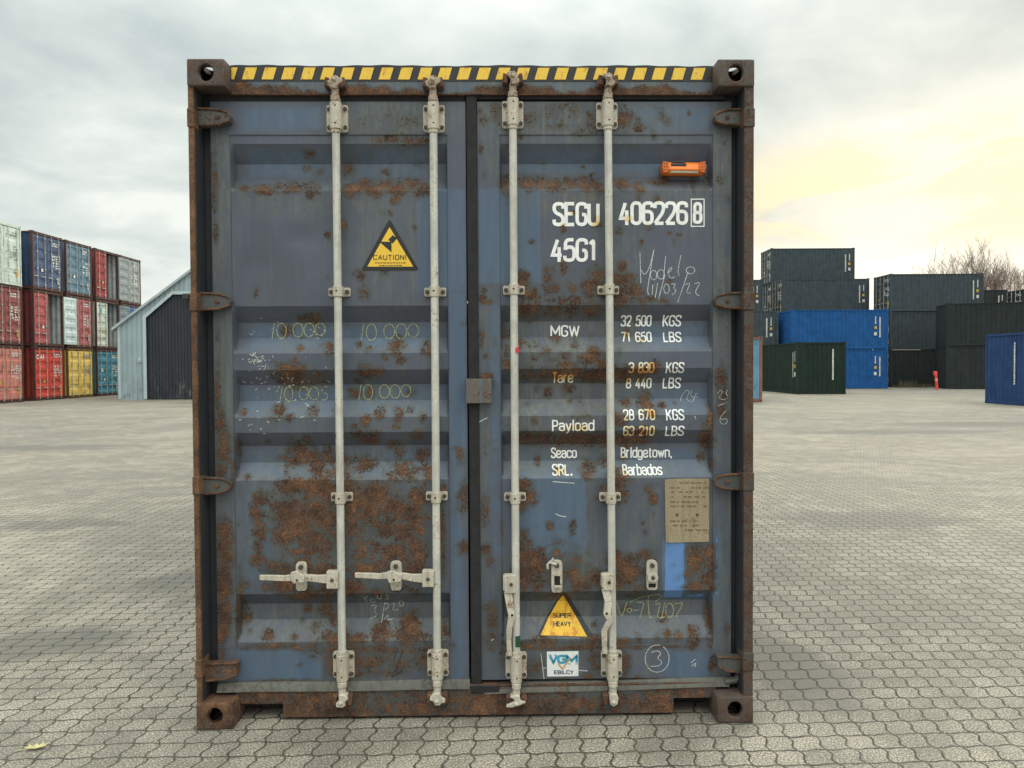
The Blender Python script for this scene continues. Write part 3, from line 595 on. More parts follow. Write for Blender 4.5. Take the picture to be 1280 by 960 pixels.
scrawl('marker_writing', [[(492, 815), (497, 813), (492, 824)], [(504, 812), (494, 838)], [(492, 840), (496, 836), (498, 842), (504, 836)]], M['pen'], door_l, .0035)
scrawl('chalk_writing', [[(800, 315), (801, 354)], [(801, 337), (806, 345), (812, 334), (817.5, 312)], [(817.5, 312), (813, 338), (809, 364), (811, 369)], ell(817, 344, 4, 6, -90, 270), ell(826, 343, 4.5, 6, -60, 300), [(832, 320), (829, 350)],
       [(834, 341), (840, 338), (839, 333), (834, 340), (838, 349), (843, 346)], [(851, 319), (847, 340), (849, 345)], ell(863, 338, 5.5, 4.5, -90, 270)], M['chalk_bold'], door_r, .0030)
scrawl('chalk_writing', [[(816, 356), (815, 369)], [(822, 354), (819, 372)], [(831, 344), (823, 374)], ell(833, 361, 3.5, 6, -90, 270), [(839, 355), (845, 355), (841, 360), (846, 363), (840, 369)], [(860, 340), (847, 378)], [(856, 356), (863, 353), (857, 367), (864, 366)], [(868, 355), (876, 352), (868, 366), (874, 370)]], M['chalk_bold'], door_r, .0030)
scrawl('chalk_writing', [[(853, 502), (856, 494), (862, 487), (866, 490), (860, 500), (868, 503)], [(868, 488), (866, 497), (876, 497)], [(874, 492), (869, 503)]], M['chalk_white'], door_r)
scrawl('chalk_writing', [[(896, 492), (900, 487), (903, 490), (897, 499), (906, 499)], [(904, 490), (910, 487), (906, 492), (911, 496), (904, 500)], [(897, 507), (908, 503)], [(907, 513), (899, 522), (900, 530), (908, 530), (909, 523), (901, 524)]], M['chalk_white'], door_r)
scrawl('chalk_writing', [[(773, 757), (779, 777), (786, 757)], ell(789, 767, 3, 2.5), [(793, 767), (800, 767)], [(798, 757), (808, 756), (802, 777)], [(812, 747), (814, 776), (818, 776)], [(790, 757), (805, 748), (824, 744), (830, 747), (822, 757)], [(822, 760), (829, 757), (826, 768), (824, 777), (834, 775)], [(834, 757), (830, 776)],
       ell(840, 767, 5, 9, -90, 270), [(847, 759), (858, 757), (848, 775)]], M['chalk_yellow'], door_r)
scrawl('chalk_writing', [ell(821, 822.5, 15, 17, -60, 285, 30), [(814, 815), (821, 812), (827, 816), (820, 822), (828, 826), (824, 832), (813, 832)]], M['chalk_bold'], door_r, .0028)
scrawl('chalk_writing', [[(863, 828), (869, 823)], [(864, 832), (870, 827), (868, 833)]], M['chalk_bold'], door_r, .0028)
scrawl('scratch', [[(676, 816), (680, 848)], [(678, 835), (683, 834)]], M['chalk_bold'], door_r, .0028)
for q_ in ([(723, 837), (734, 838)], [(598, 528), (605, 524), (610, 522)], [(614, 800), (617, 798)], [(691, 602), (705, 603), (718, 604)], [(694, 642), (700, 645), (708, 646)], [(868, 520), (870, 524)]): scrawl('scratch', [q_], M['chalk_bold'], door_r, .004)
sp = []
for i in range(80):
    cx, cy, sx, sy = rnd.choice([(320, 448, 12, 9), (322, 472, 14, 8), (395, 472, 14, 8), (315, 410, 12, 7), (310, 492, 16, 8), (365, 510, 20, 10), (345, 475, 26, 10), (330, 530, 20, 8), (400, 412, 8, 8)])
    x, y = rnd.gauss(cx, sx), rnd.gauss(cy, sy)
    if 297 < x < 412: sp.append([(x, y), (x+rnd.uniform(-4, 4), y+rnd.uniform(-3, 3))])
for i in range(45):
    x, y = rnd.gauss(323, 7), rnd.gauss(450, 5); sp.append([(x, y), (x+rnd.uniform(-4, 4), y+rnd.uniform(-4, 4))])
scrawl('paint_splatter', sp, M['chalk_white'], door_l, .004)['kind'] = 'stuff'

# ---- stickers, plate
def poly(pts, Y=YO): return [F(x, y, Y) for x, y in pts]

def shrink(p, k):
    c = Vector((sum(q[0] for q in p)/len(p), sum(q[1] for q in p)/len(p))); return [tuple(c+(Vector(q)-c)*k) for q in p]
flat = lambda Y: (lambda x, z: Y)
b = MB(); y0 = YO-.0022
tri = rounded(poly([(469, 338), (451.5, 338), (487, 273), (524, 338), (469, 338)]), .018)[:-1]
b.prism(tri, y0, y0+.001, 1)
tri2 = rounded(poly([(469, 333.4), (459.2, 333.4), (487, 284), (516.6, 333.4), (469, 333.4)]), .004)[:-1]
b.prism(tri2, y0-.0006, y0, 0)
b.prism(poly([(491, 294), (496.5, 298), (491, 304.5), (485.5, 300)]), y0-.0012, y0-.0006, 1)
b.prism(poly([(474, 302), (489.5, 302.5), (489.5, 315.5)]), y0-.0012, y0-.0006, 1)
def st_text(b, s, px0, px1, base, cap, Y, mi, **kw):
    a, z0 = F(px0, base, Y); c, z1 = F(px1, cap, Y); text(b, s, a, z0, c, z1-z0, yfun=flat(Y), lift=.0008, mi=mi, **kw)
st_text(b, 'CAUTION!', 466.5, 508, 325, 318.4, y0-.0006, 2, wt=.14, gap=.45)
for yy, xa, xb in ((328.8, 469, 505), (332, 474, 500)):
    x = xa
    while x < xb:
        d = rnd.uniform(1.5, 4); b.prism(poly([(x, yy-.7), (x+d, yy-.7), (x+d, yy+.6), (x, yy+.6)]), y0-.0011, y0-.0006, 3); x += d+1
b.build('caution_sticker', [M['yellow'], M['black'], M['black'], M['brownprint']], door_l)

zlow = F(704, 770, YO)
def tilt(pts, y): # sticker lies over the lower rib: follow the skin
    return [(x, yat(x, z)-y, z) for x, z in pts]
b = MB()
def follow(b, px_poly, lift, mi, nz=26):
    """convex polygon laid on the corrugated skin in horizontal strips"""
    P = poly(px_poly); zs = sorted(set([round(v, 5) for v in np.linspace(min(p[1] for p in P), max(p[1] for p in P), nz)]+[q[0] for q in prof if min(p[1] for p in P) < q[0] < max(p[1] for p in P)]))
    def span(z):
        xs = []
        for i in range(len(P)):
            a, c = P[i], P[(i+1) % len(P)]
            if (a[1]-z)*(c[1]-z) <= 0 and abs(a[1]-c[1]) > 1e-9: xs.append(a[0]+(c[0]-a[0])*(z-a[1])/(c[1]-a[1]))
        return (min(xs), max(xs)) if xs else None
    pv = None
    for z in zs:
        s = span(z)
        if not s: continue
        xm = (s[0]+s[1])/2; y = yat(xm, z)-lift; cur = ((s[0], y, z), (s[1], y, z))
        if pv: b.quad(pv[0], pv[1], cur[1], cur[0], mi)
        pv = cur
follow(b, [(671, 796.5), (706, 739.5), (742, 796.5)], .0018, 1)
follow(b, [(675, 796), (704, 745.5), (734, 796)], .0026, 0)
ptext(b, 'SUPER', 692, 715, 776.3, 770.5, wt=.19, lift=.0034, mi=1); ptext(b, 'HEAVY', 692.5, 714.5, 785.4, 779.8, wt=.19, lift=.0034, mi=1)
b.build('weight_sticker', [M['yellow2'], M['black']], door_r)

b = MB(); y0 = YS-.0016
b.prism(poly([(683.5, 814.5), (723, 813.8), (723, 845), (684, 845.5)], YS), y0, YS-.0004, 0)
st_text(b, 'VGM', 686, 722.5, 830, 818, y0, 1, wt=.27, gap=.22)
for a_, z_ in ((687.5, 818.6), (694.5, 818.6), (712, 829.6), (721, 829.6)): ribbon(b, poly([(a_-2, z_), (a_+2, z_)], YS), .0035, flat(y0), .0012, 1)
ribbon(b, poly([(697.5, 829), (703, 836), (713, 822)], YS), .006, flat(y0), .0016, 2)
st_text(b, 'EBILCY', 692.5, 717, 842.8, 837.5, y0, 3, wt=.2)
b.build('sticker', [M['whitevinyl'], M['teal'], M['orangeprint'], M['navyprint']], door_r)

b = MB(); y0 = YO-.006
b.prism(rounded(poly([(858, 598), (830.5, 599), (832, 678), (886, 677), (886, 598), (858, 598)]), .008)[:-1], y0, YO-.0005, 0)
for r_ in range(11):
    yy = 603+r_*6.0+rnd.uniform(-.6, .6); x = 836+rnd.uniform(0, 5)
    if 6 <= r_ <= 7: continue
    while x < 880:
        d = rnd.uniform(2, 7)
        if rnd.random() < .75: b.prism(poly([(x, yy-1.2), (x+d, yy-1.2), (x+d, yy+.8), (x, yy+.8)]), y0-.0007, y0, 1)
        x += d+rnd.uniform(1, 4)
for px in (846, 871): xx, zq = F(px, 643, YO); b.disc(xx, zq, .006, y0-.005, y0, 8, 2)
b.build('data_plate', [M['plate'], plain('plate_engraving', (.17, .12, .06), .7), M['bolt']], door_r, bevel=.001)

# ---- rubber gaskets of the doors
b = MB(); yg = .088
xa, xb = X(585, yg), X(598.8, yg)
b.prism([(X(583.5, yg, 300), Z(112, 590)), (X(597, yg, 300), Z(112, 590)), (X(601, yg, 700), Z(865, 590)), (X(588, yg, 700), Z(865, 590))], yg, .15)
b.box(X(596, YS), X(905, YS), .096, .15, Z(124.5, 640), Z(108.5, 640))
b.build('gasket', M['rubber'], door_r, bevel=.006)
b = MB(); b.box(X(266, YS), X(584, YS), .103, .15, Z(127, 340), Z(117, 340)); b.build('gasket', M['rubber'], door_l, bevel=.004)
def lipstrip(xa, za, xb, zb, parent, extra=None):
    b = MB(); n = 24; h = .034
    for i in range(n):
        t0, t1 = i/n, (i+1)/n; q0 = za+(zb-za)*t0+.0015*math.sin(9*t0); q1 = za+(zb-za)*t1+.0015*math.sin(9*t1)
        a = xa+(xb-xa)*t0; c = xa+(xb-xa)*t1
        b.add([(a, .092, q0), (c, .092, q1), (c, .074, q1-h), (a, .074, q0-h), (a, .074, q0-h-.003), (c, .074, q1-h-.003), (a, .14, q0), (c, .14, q1)], [(0, 3, 2, 1), (3, 4, 5, 2), (6, 0, 1, 7)])
    if extra: b.tube(extra, .016, 8)
    return b.build('gasket_lip', M['lip'], parent, smooth=40)
lipstrip(X(268), Z(853, 268), X(585), Z(848.5, 585), door_l)
lipstrip(X(603), Z(855, 603), X(910), Z(845.5, 910), door_r, [(X(905), .085, Z(850, 905)), (X(918), .085, Z(848, 915)), (X(924, YS), .088, Z(842, 920)), (X(926), .1, Z(836, 920))])
# black corner of the centre seal
b = MB(); b.box(X(586, .08), X(622, .08), .076, .098, Z(866.5, 600, .08), Z(857, 600, .08)); b.build('gasket', M['rubber'], door_r, bevel=.004)

# ---- anti-rack block across the joint
b = MB(); b.box(X(582.5, .06), X(614.5, .06), .055, .1, Z(504, 598, .06), Z(473.5, 598, .06)); 
b.box(X(600, .05), X(603, .05), .0545, .058, Z(503, 598, .06), Z(474.5, 598, .06), 1)
b.build('lock_box', [rusty('brown_lock_box_steel', (.12, .105, .095), .35, 1.2), plain('blue_paint_drip', (.09, .11, .16), .6)], door_r, bevel=.006)
b = MB(); b.box(X(602), X(616), .094, .1005, Z(475), Z(467)); b.build('bracket', M['hinge_rim'], door_r, bevel=.002)

# ---- hinges
def hinge(side, py, ph, parent):
    """blade hinge from the post to the stile"""
    b = MB(); s = 1 if side == 'left' else -1
    if side == 'left': xo, xi, xe = X(246, .05, py), X(275, .06, py), X(288, .06, py)
    else: xo, xi, xe = X(931, .05, py), X(906, .06, py), X(893, .06, py)
    zc = F(265 if s > 0 else 910, py, .06)[1]; h = ph/2*3.4/FOC
    bl = [(xo, zc+h), (xi, zc+h*.86), (xe-s*.012, zc+h*.55), (xe, zc+h*.1), (xe-s*.004, zc-h*.45), (xi, zc-h*.86), (xo, zc-h)]
    b.prism(bl, .055, .098, 0)
    b.tube([(xo, .052, zc+h), (xi, .052, zc+h*.86), (xe-s*.012, .055, zc+h*.55), (xe, .058, zc+h*.1), (xe-s*.004, .055, zc-h*.45), (xi, .052, zc-h*.86), (xo, .052, zc-h)], .006, 6, 1)
    b.disc(xi-s*.01, zc, .010, .048, .056, 10, 1)
    return b.build('hinge', [M['hinge'], M['hinge_rim']], parent, smooth=40, bevel=.002)
for py in (147, 377, 607): hinge('left', py, 21, door_l)
for py in (147, 376, 602): hinge('right', py, 20, door_r)
def lower_hinge(side, parent):
    b = MB(); s = 1 if side == 'left' else -1
    if side == 'left': xo, xe, zt, zb_ = X(246, .05), X(292, .06), Z(825, 265), Z(846, 265)
    else: xo, xe, zt, zb_ = X(933, .05), X(897, .06), Z(817, 915), Z(836, 915)
    b.prism([(xo, zt), (xe, zt+.004), (xe, zb_+.030), (xe-s*.04, zb_+.012), (xo, zb_)], .05, .098, 0)
    b.tube([(xo, .048, zt), (xe, .048, zt+.004)], .006, 6, 1); b.tube([(xo, .048, zb_), (xe-s*.04, .048, zb_+.012), (xe, .05, zb_+.030)], .006, 6, 1)
    return b.build('hinge', [M['sill'] if side == 'left' else M['hinge'], M['hinge_rim']], parent, smooth=40, bevel=.002)
lower_hinge('left', door_l); lower_hinge('right', door_r)

# ---- locking bars
def locking_bar(pxt, pyt, pxb, pyb, guides, house_t, house_b, tint=0):
    yr = .056; xt, zt = F(pxt, pyt, yr); xb, zb = F(pxb, pyb, yr)
    b = MB(); ln = [(xt+(xb-xt)*i/10, yr, zt+(zb-zt)*i/10) for i in range(11)]
    b.tube(ln, .0172, 16); bar = b.build('locking_bar', M['galv'], root, smooth=50)
    xz = lambda py: (lambda t: (xt+(xb-xt)*t, zt+(zb-zt)*t))((py-pyt)/(pyb-pyt))
    for py0, py1 in (house_t, house_b):
        x, z1 = xz(py0); _, z0 = xz(py1); b = MB(); wv = .047
        pl_ = rounded([(x, z0), (x-wv, z0), (x-wv, z1), (x+wv, z1), (x+wv, z0), (x, z0)], .012)[:-1]
        b.prism(pl_, .088, .0998, 0)
        hh = .012; sleeve = []
        n = 14
        for zz0, zz1, rr in ((z0+.002, z1-.002, .0255), (z1-.004, z1+.016, .0215), (z0-.014, z0+.004, .0215)):
            b.tube([(x, yr, zz0), (x, yr, zz1)], rr, 18, 0)
        b.box(x-.0245, x+.0245, yr, .09, z0+.003, z1-.003, 0)
        for sx in (-1, 1):
            for zq in (z0+.02, z1-.02): b.disc(x+sx*.036, zq, .0088, .078, .089, 8, 1); b.disc(x+sx*.036, zq, .0125, .0855, .089, 14, 3)
        for zq in (z0+.024, z1-.020): b.disc(x+.002, zq, .0042, yr-.0262, yr-.02, 8, 2)
        b.build('bearing_bracket', [M['galv_plain'], M['bolt'], M['bolt_dark'], M['galv_plain']], bar, smooth=40, bevel=.0015)
    for py in guides:
        x, z = xz(py); b = MB(); hh = .023; wv = .048
        b.prism(rounded([(x, z-hh*.85), (x-wv, z-hh*.85), (x-wv, z+hh*.85), (x+wv, z+hh*.85), (x+wv, z-hh*.85), (x, z-hh*.85)], .008)[:-1], .090, .1045, 0)
        b.tube([(x, yr, z-hh), (x, yr, z+hh)], .0222, 16, 0); b.box(x-.0215, x+.0215, yr, .092, z-hh*.98, z+hh*.98, 0)
        for sx in (-1, 1): b.disc(x+sx*.035, z, .0095, .080, .091, 8, 1)
        b.disc(x-.002, z+.001, .0046, yr-.0232, yr-.015, 8, 2)
        b.build('bar_guide', [M['galv_plain'], M['bolt'], M['bolt_dark']], bar, smooth=40, bevel=.0015)
    return bar, xz

def cam_end(bar, x, z, upw, turn):
    """hooked cam at the end of a bar with its neck"""
    b = MB(); s = 1 if upw else -1; yr = .05
    b.tube([(x, yr, z), (x, yr, z+s*.028)], .0205, 14); b.tube([(x, yr, z+s*.026), (x, yr, z+s*.062)], .0165, 14)
    w1 = .032
    if turn == 0:   sh = [(-.012, .05), (-.030, .066), (-.034, .082), (-.016, .088), (-.010, .105), (.012, .106), (.022, .094), (.034, .096), (.036, .078), (.016, .066), (.012, .05)]
    elif turn == 1: sh = [(-.012, .05), (-.010, .078), (-.024, .088), (-.024, .106), (.004, .108), (.018, .100), (.014, .084), (.030, .072), (.026, .058), (.012, .05)]
    elif turn == 2: sh = [(-.014, .05), (-.030, .058), (-.012, .068), (-.010, .078), (-.044, .092), (-.046, .103), (-.020, .104), (.036, .088), (.040, .078), (.016, .074), (.014, .05)]
    else:           sh = [(-.014, .05), (-.020, .062), (-.016, .098), (.0, .108), (.018, .096), (.022, .07), (.014, .05)]
    b.prism([(x+q, z+s*r_) for q, r_ in sh], yr-.026, yr+.02)
    b.tube([(x-.004, yr-.030, z+s*.082), (x+.004, yr-.016, z+s*.094)], .010, 8)
    b.build('cam_hook', M['cam'] if upw else M['galv_plain'], bar, smooth=40, bevel=.004)
    b = MB()
    for sx in (-1, 1):
        b.prism([(x+sx*.020, z+s*.058), (x+sx*.046, z+s*.062), (x+sx*.042, z+s*.104), (x+sx*.024, z+s*.100)], .035, .086)
    b.box(x-.044, x+.044, .066, .0845, z+s*.064, z+s*.10)
    return b.build('cam_keeper', M['keeper'], bar, smooth=40, bevel=.004)

bars = []
for (pxt, pyt, pxb, pyb, gd, ht, hb, t1, t2) in (
        (419.5, 130, 428, 850, (361.5, 620), (128, 162), (817, 851), 0, 1), (541.5, 130, 546.8, 850, (361.5, 619), (128, 162), (815, 849), 0, 0),
        (641, 125, 645.5, 850, (359, 620), (123, 157), (818, 852), 1, 2), (759.8, 125, 766, 850, (359, 620), (125, 158), (816, 850), 1, 3)):
    bar, xz = locking_bar(pxt, pyt, pxb, pyb, gd, ht, hb)
    x, z = xz(ht[0]); cam_end(bar, x, z, True, t1)
    x, z = xz(hb[1]); cam_end(bar, x, z, False, t2)
    bars.append((bar, xz))

def handle_flat(bar, xz, pxs, py, hub):
    """closed handle lying to the left of its bar, with its catch on the door"""
    b = MB(); yb = .040
    x0, z0 = F(hub[0], hub[2], yb); x1, z1 = F(hub[1], hub[3], yb); b.box(x0, x1, .028, .072, z1, z0)
    b.disc((x0+x1)/2, (z0+z1)/2, .008, .022, .03, 10, 1)
    P = [F(q[0], q[1], yb) for q in pxs]
    prev = None
    for i in range(len(P)-1):
        (ax, az), (cx, cz) = P[i], P[i+1]; ha, hc = pxs[i][2]*.0018, pxs[i+1][2]*.0018
        ya, yc = pxs[i][3], pxs[i+1][3]
        b.add([(ax, ya, az-ha), (cx, yc, cz-hc), (cx, yc, cz+hc), (ax, ya, az+ha), (ax, ya+.016, az-ha), (cx, yc+.016, cz-hc), (cx, yc+.016, cz+hc), (ax, ya+.016, az+ha)],
              [(0, 1, 2, 3), (7, 6, 5, 4), (0, 4, 5, 1), (3, 2, 6, 7), (0, 3, 7, 4), (1, 5, 6, 2)])
    return b.build('handle', [M['galv_plain'], M['bolt']], bar, smooth=30, bevel=.003)
handle_flat(*bars[0], [(325, 721.5, 6, .030), (356, 722.5, 7, .030), (370, 721, 8, .022), (386, 721, 8, .020), (398, 723, 9, .030), (410, 724, 11, .036)], 722, (408.5, 423, 714, 735))
handle_flat(*bars[1], [(444, 718.5, 6, .030), (475, 720, 7, .030), (488, 718, 8, .022), (504, 719, 8, .020), (516, 722, 9, .030), (530, 723, 11, .036)], 720, (528, 542.5, 713, 733))

def catch(px0, py0, px1, py1, parent, clip):
    """handle catch plate with its bolt and swinging clip"""
    b = MB(); x0, z1 = F(px0, py0, .09); x1, z0 = F(px1, py1, .09); xm = (x0+x1)/2
    b.prism(rounded([(xm, z0), (x0, z0), (x0, z1), (x1, z1), (x1, z0), (xm, z0)], .022)[:-1], .082, .1005)
    b.disc(xm, z1-.022, .0105, .07, .083, 8, 1)
    if clip == 'closed':
        zc = (z0*.45+z1*.55); b.prism([(x0-.004, zc+.030), (xm-.002, zc+.036), (xm+.014, zc+.022), (x1+.008, zc+.016), (x1+.006, zc-.012), (x0+.006, zc-.020), (x0-.004, zc)], .012, .026)
        b.box(x0+.002, x1-.002, .02, .085, zc-.004, zc+.004); b.disc(xm, zc-.004, .005, .008, .013, 8, 2)
    elif clip == 'open':
        b.box(xm-.012, xm+.014, .0805, .083, z0+.030, z0+.075, 2); b.box(xm-.013, xm+.020, .06, .084, z0+.026, z0+.034)
        b.tube([(xm, .076, z1-.018), (x0-.010, .074, z1-.006), (x0-.018, .074, z1-.018), (x0-.016, .074, z1-.036)], .0065, 8)
        b.tube([(x0-.006, .074, z1-.006), (x0+.010, .074, z1+.012)], .005, 6)
    else:
        zc = z0*.5+z1*.5; b.disc(xm, zc-.006, .024, .062, .083, 14, 0, .02); b.disc(xm, zc-.006, .009, .058, .063, 10, 1)
        b.box(x0+.008, x1-.008, .0805, .083, z0+.012, z0+.030, 2)
    return b.build('handle_catch', [M['galv_plain'], M['bolt'], M['bolt_dark']], parent, smooth=40, bevel=.002)
catch(370, 702, 384, 738, door_l, 'closed'); catch(488, 701, 502.5, 737.5, door_l, 'closed')
catch(689, 700, 703, 740, door_r, 'open'); catch(808, 700, 821.5, 737, door_r, 'swivel')

def handle_hang(bar, hub, pxs):
    b = MB(); x0, z1 = F(hub[0], hub[1], .04); x1, z0 = F(hub[2], hub[3], .04); b.box(x0, x1, .026, .070, z0, z1)
    b.box(x0-.006, x0+.004, .03, .075, z0+.01, z1-.004); b.disc((x0+x1)/2+.004, (z0+z1)/2, .008, .02, .028, 10, 1)
    P = [F(q[0], q[1], .04) for q in pxs]
    for i in range(len(P)-1):
        (ax, az), (cx, cz) = P[i], P[i+1]; ha, hc = pxs[i][2]*.0018, pxs[i+1][2]*.0018; ya, yc = pxs[i][3], pxs[i+1][3]
        b.add([(ax-ha, ya, az), (cx-hc, yc, cz), (cx+hc, yc, cz), (ax+ha, ya, az), (ax-ha, ya+.016, az), (cx-hc, yc+.016, cz), (cx+hc, yc+.016, cz), (ax+ha, ya+.016, az)],
              [(0, 1, 2, 3), (7, 6, 5, 4), (0, 4, 5, 1), (3, 2, 6, 7), (0, 3, 7, 4), (1, 5, 6, 2)])
    x, z = F(pxs[2][0], pxs[2][1], .03); b.disc(x, z, .006, pxs[2][3]-.002, pxs[2][3]+.004, 8, 2)
    return b.build('handle', [M['galv_plain'], M['bolt'], M['bolt_dark']], bar, smooth=30, bevel=.003)
handle_hang(bars[2][0], (630.5, 718.5, 645, 740.5), [(635, 740, 10, .036), (637, 755, 9, .026), (640, 768, 9, .018), (636.5, 785, 7, .024), (636, 800, 6, .034), (637, 820, 6, .034)])
handle_hang(bars[3][0], (753.5, 717, 766, 737), [(757, 736, 10, .036), (760, 752, 9, .026), (758, 766, 9, .018), (762, 774, 8, .020), (755, 788, 7, .028), (756, 817, 6, .034)])
b = MB(); xx, zq = F(644.8, 437.5, .03); b.box(xx-.001, xx+.0125, .0375, .06, zq-.011, zq+.012); b.build('tape', M['red'], bars[2][0])
b = MB(); xx, zq = F(647.5, 803, .03); b.box(xx-.012, xx+.010, .0370, .06, zq-.024, zq+.024); b.build('tape', M['green'], bars[2][0])

# ---- header with hazard tape, sill, posts, castings
b = MB(); xl, xr = -1.06, 1.06
zt, zb, zl = Z(82, 340, YH), Z(118.5, 340, YH), Z(107, 340, YH)
hx = [xl+(xr-xl)*i/40 for i in range(41)]
b.box(xl, xr, YH+.004, .16, zb+.004, zt)
hdr = b.build('door_header', M['header'], root, bevel=.004)
def worn_strip(name, parent, poly_fn, xs, zs, y, wear_fn):
    """gridded facing with wear attributes; poly_fn(x, z) tells whether a cell is kept"""
    b = MB(); nx = len(xs); b.v = [(x, y, z) for z in zs for x in xs]
    for j in range(len(zs)-1):
        for i in range(nx-1):
            if poly_fn((xs[i]+xs[i+1])/2, (zs[j]+zs[j+1])/2): b.f.append((j*nx+i, j*nx+i+1, (j+1)*nx+i+1, (j+1)*nx+i)); b.m.append(0)
    o = b.build(name, M['door'], parent); V = np.array(b.v)
    for nm, arr in zip(('rust', 'fade', 'tone'), wear_fn(V[:, 0], V[:, 2])):
        a = o.data.attributes.new(nm, 'FLOAT', 'POINT'); a.data.foreach_set('value', np.asarray(arr, np.float32))
    return o
def hdr_wear(x, z):
    edge = zl-.010+.012*np.sin(x*11)+.010*np.sin(x*23+1)+.006*np.sin(x*61)
    edge = np.where(np.abs(x+.93) < .11, edge+.012, edge); edge = np.where((x > -.35) & (x < .05), edge-.012, edge)
    r = np.clip((edge-z)/.012, -1, 1)*.35+.45; return np.clip(r, 0, .85), np.full_like(x, .75), np.full_like(x, .5)
worn_strip('facing', hdr, lambda x, z: True, np.linspace(xl+.003, xr-.003, 180), np.linspace(zb, zt-.002, 14), YH, hdr_wear)
b = MB()
for i in range(40):
    a, c = hx[i], hx[i+1]; b.add([(a, YH-.004, zb+.003), (c, YH-.004, zb+.003), (c, YH-.004, zb), (a, YH-.004, zb), (a, .12, zb+.001), (c, .12, zb+.001), (a, YH, zb+.0045), (c, YH, zb+.0045)], [(0, 3, 2, 1), (3, 4, 5, 2), (0, 1, 7, 6)])
b.build('lower_lip', M['header_lip'], hdr)
b = MB(); nseg = 80
for i in range(nseg):
    a, c = xl+(xr-xl)*i/nseg, xl+(xr-xl)*(i+1)/nseg; t0, t1 = zt+.002*math.sin(i*.31)+.0015*math.sin(i*1.3), zt+.002*math.sin((i+1)*.31)+.0015*math.sin((i+1)*1.3)
    lo = Z(101.5, 340, YH); b.add([(a, YH-.0025, lo), (c, YH-.0025, lo), (c, YH-.0025, t1), (a, YH-.0025, t0), (a, YH+.02, t0), (c, YH+.02, t1)], [(0, 1, 2, 3), (3, 2, 5, 4)])
zy1, zy0 = Z(84.8, 340, YH), Z(99.6, 340, YH); px = 278.5
while px < 884:
    q = [F(px+4.4, 84.8, YH)[0], F(px+18.8, 84.8, YH)[0], F(px+14.4, 99.5, YH)[0], F(px, 99.5, YH)[0]]; q = [max(-1.055, min(1.06, v)) for v in q]
    roll = .0007*(px-340)*0
    b.prism([(q[0], zy1), (q[1], zy1), (q[2], zy0), (q[3], zy0)], YH-.0042, YH-.0026, 1, False); px += 24.35
b.build('hazard_tape', [M['tape_black'], M['tape_yellow']], hdr)

b = MB(); zs_t, zs_b, zn = Z(862, 340, YH), Z(897.5, 340, YH), Z(880.5, 340, YH)
xa, xb, xc, xd = -1.075, X(349, YH), X(842, YH), 1.075
b.prism([(xa, zs_t), (xa, zn), (xb, zn), (xb, zs_b), (xc, zs_b), (xc, zn+.006), (xd, zn+.006), (xd, zs_t)], YH, .16)
b.box(xa, xd, YH-.004, .2, zs_t+.0005, zs_t+.012)
sill = b.build('door_sill', M['sill'], root, bevel=.004)
def sill_wear(x, z):
    r = .58+.10*np.sin(x*7+1)+.07*np.sin(x*17)-.30*np.exp(-((x-.56)/.20)**2)*np.clip((z-.08)/.03, 0, 1)+.12*np.clip((.09-z)/.04, 0, 1)+.06*(x < -.6)
    return r, np.full_like(x, 1.0), np.zeros_like(x)
xs_ = np.array(sorted(list(np.linspace(xa+.004, xd-.004, 190))+[xb, xc])); zs_ = np.array(sorted(list(np.linspace(zs_b+.003, zs_t-.004, 12))+[zn+.0065, zn]))
worn_strip('facing', sill, lambda x, z: (xb+.004 < x < xc-.004) or z > zn+.008, xs_, zs_, YH-.0025, sill_wear)

for s, mm in ((-1, M['post_orange']), (1, M['post_dark'])):
    b = MB(); xo = s*HWID; xi = X(246.5, .01) if s < 0 else X(930, .01)
    b.box(xo, xi, .010, .030, .112, HGT-.112)
    b.build('corner_post', [mm], root, bevel=.004)
    b = MB(); xe = X(276, .16) if s < 0 else X(900, .16)
    b.box(xi, xe, .128, .165, .112, HGT-.112); b.box(xo-s*.003, xi-s*.003, .031, .127, .112, HGT-.112); b.build('post_channel', M['recess'], root)
    # pin brackets of the hinges on the post
    for py in ((147, 377, 607, 836) if s < 0 else (147, 376, 602, 827)):
        b = MB(); zc = F(240 if s < 0 else 934, py, .01)[1]; h = .040
        b.box(xo+s*.0025, xi-s*.004, .004, .09, zc-h, zc+h); b.build('hinge_bracket', mm, root, bevel=.004)
    b = MB(); b.box(s*(HWID-.002), s*(HWID-.10), LEN-.16, LEN-.01, .112, HGT-.112); b.build('corner_post', mm, root, bevel=.005)


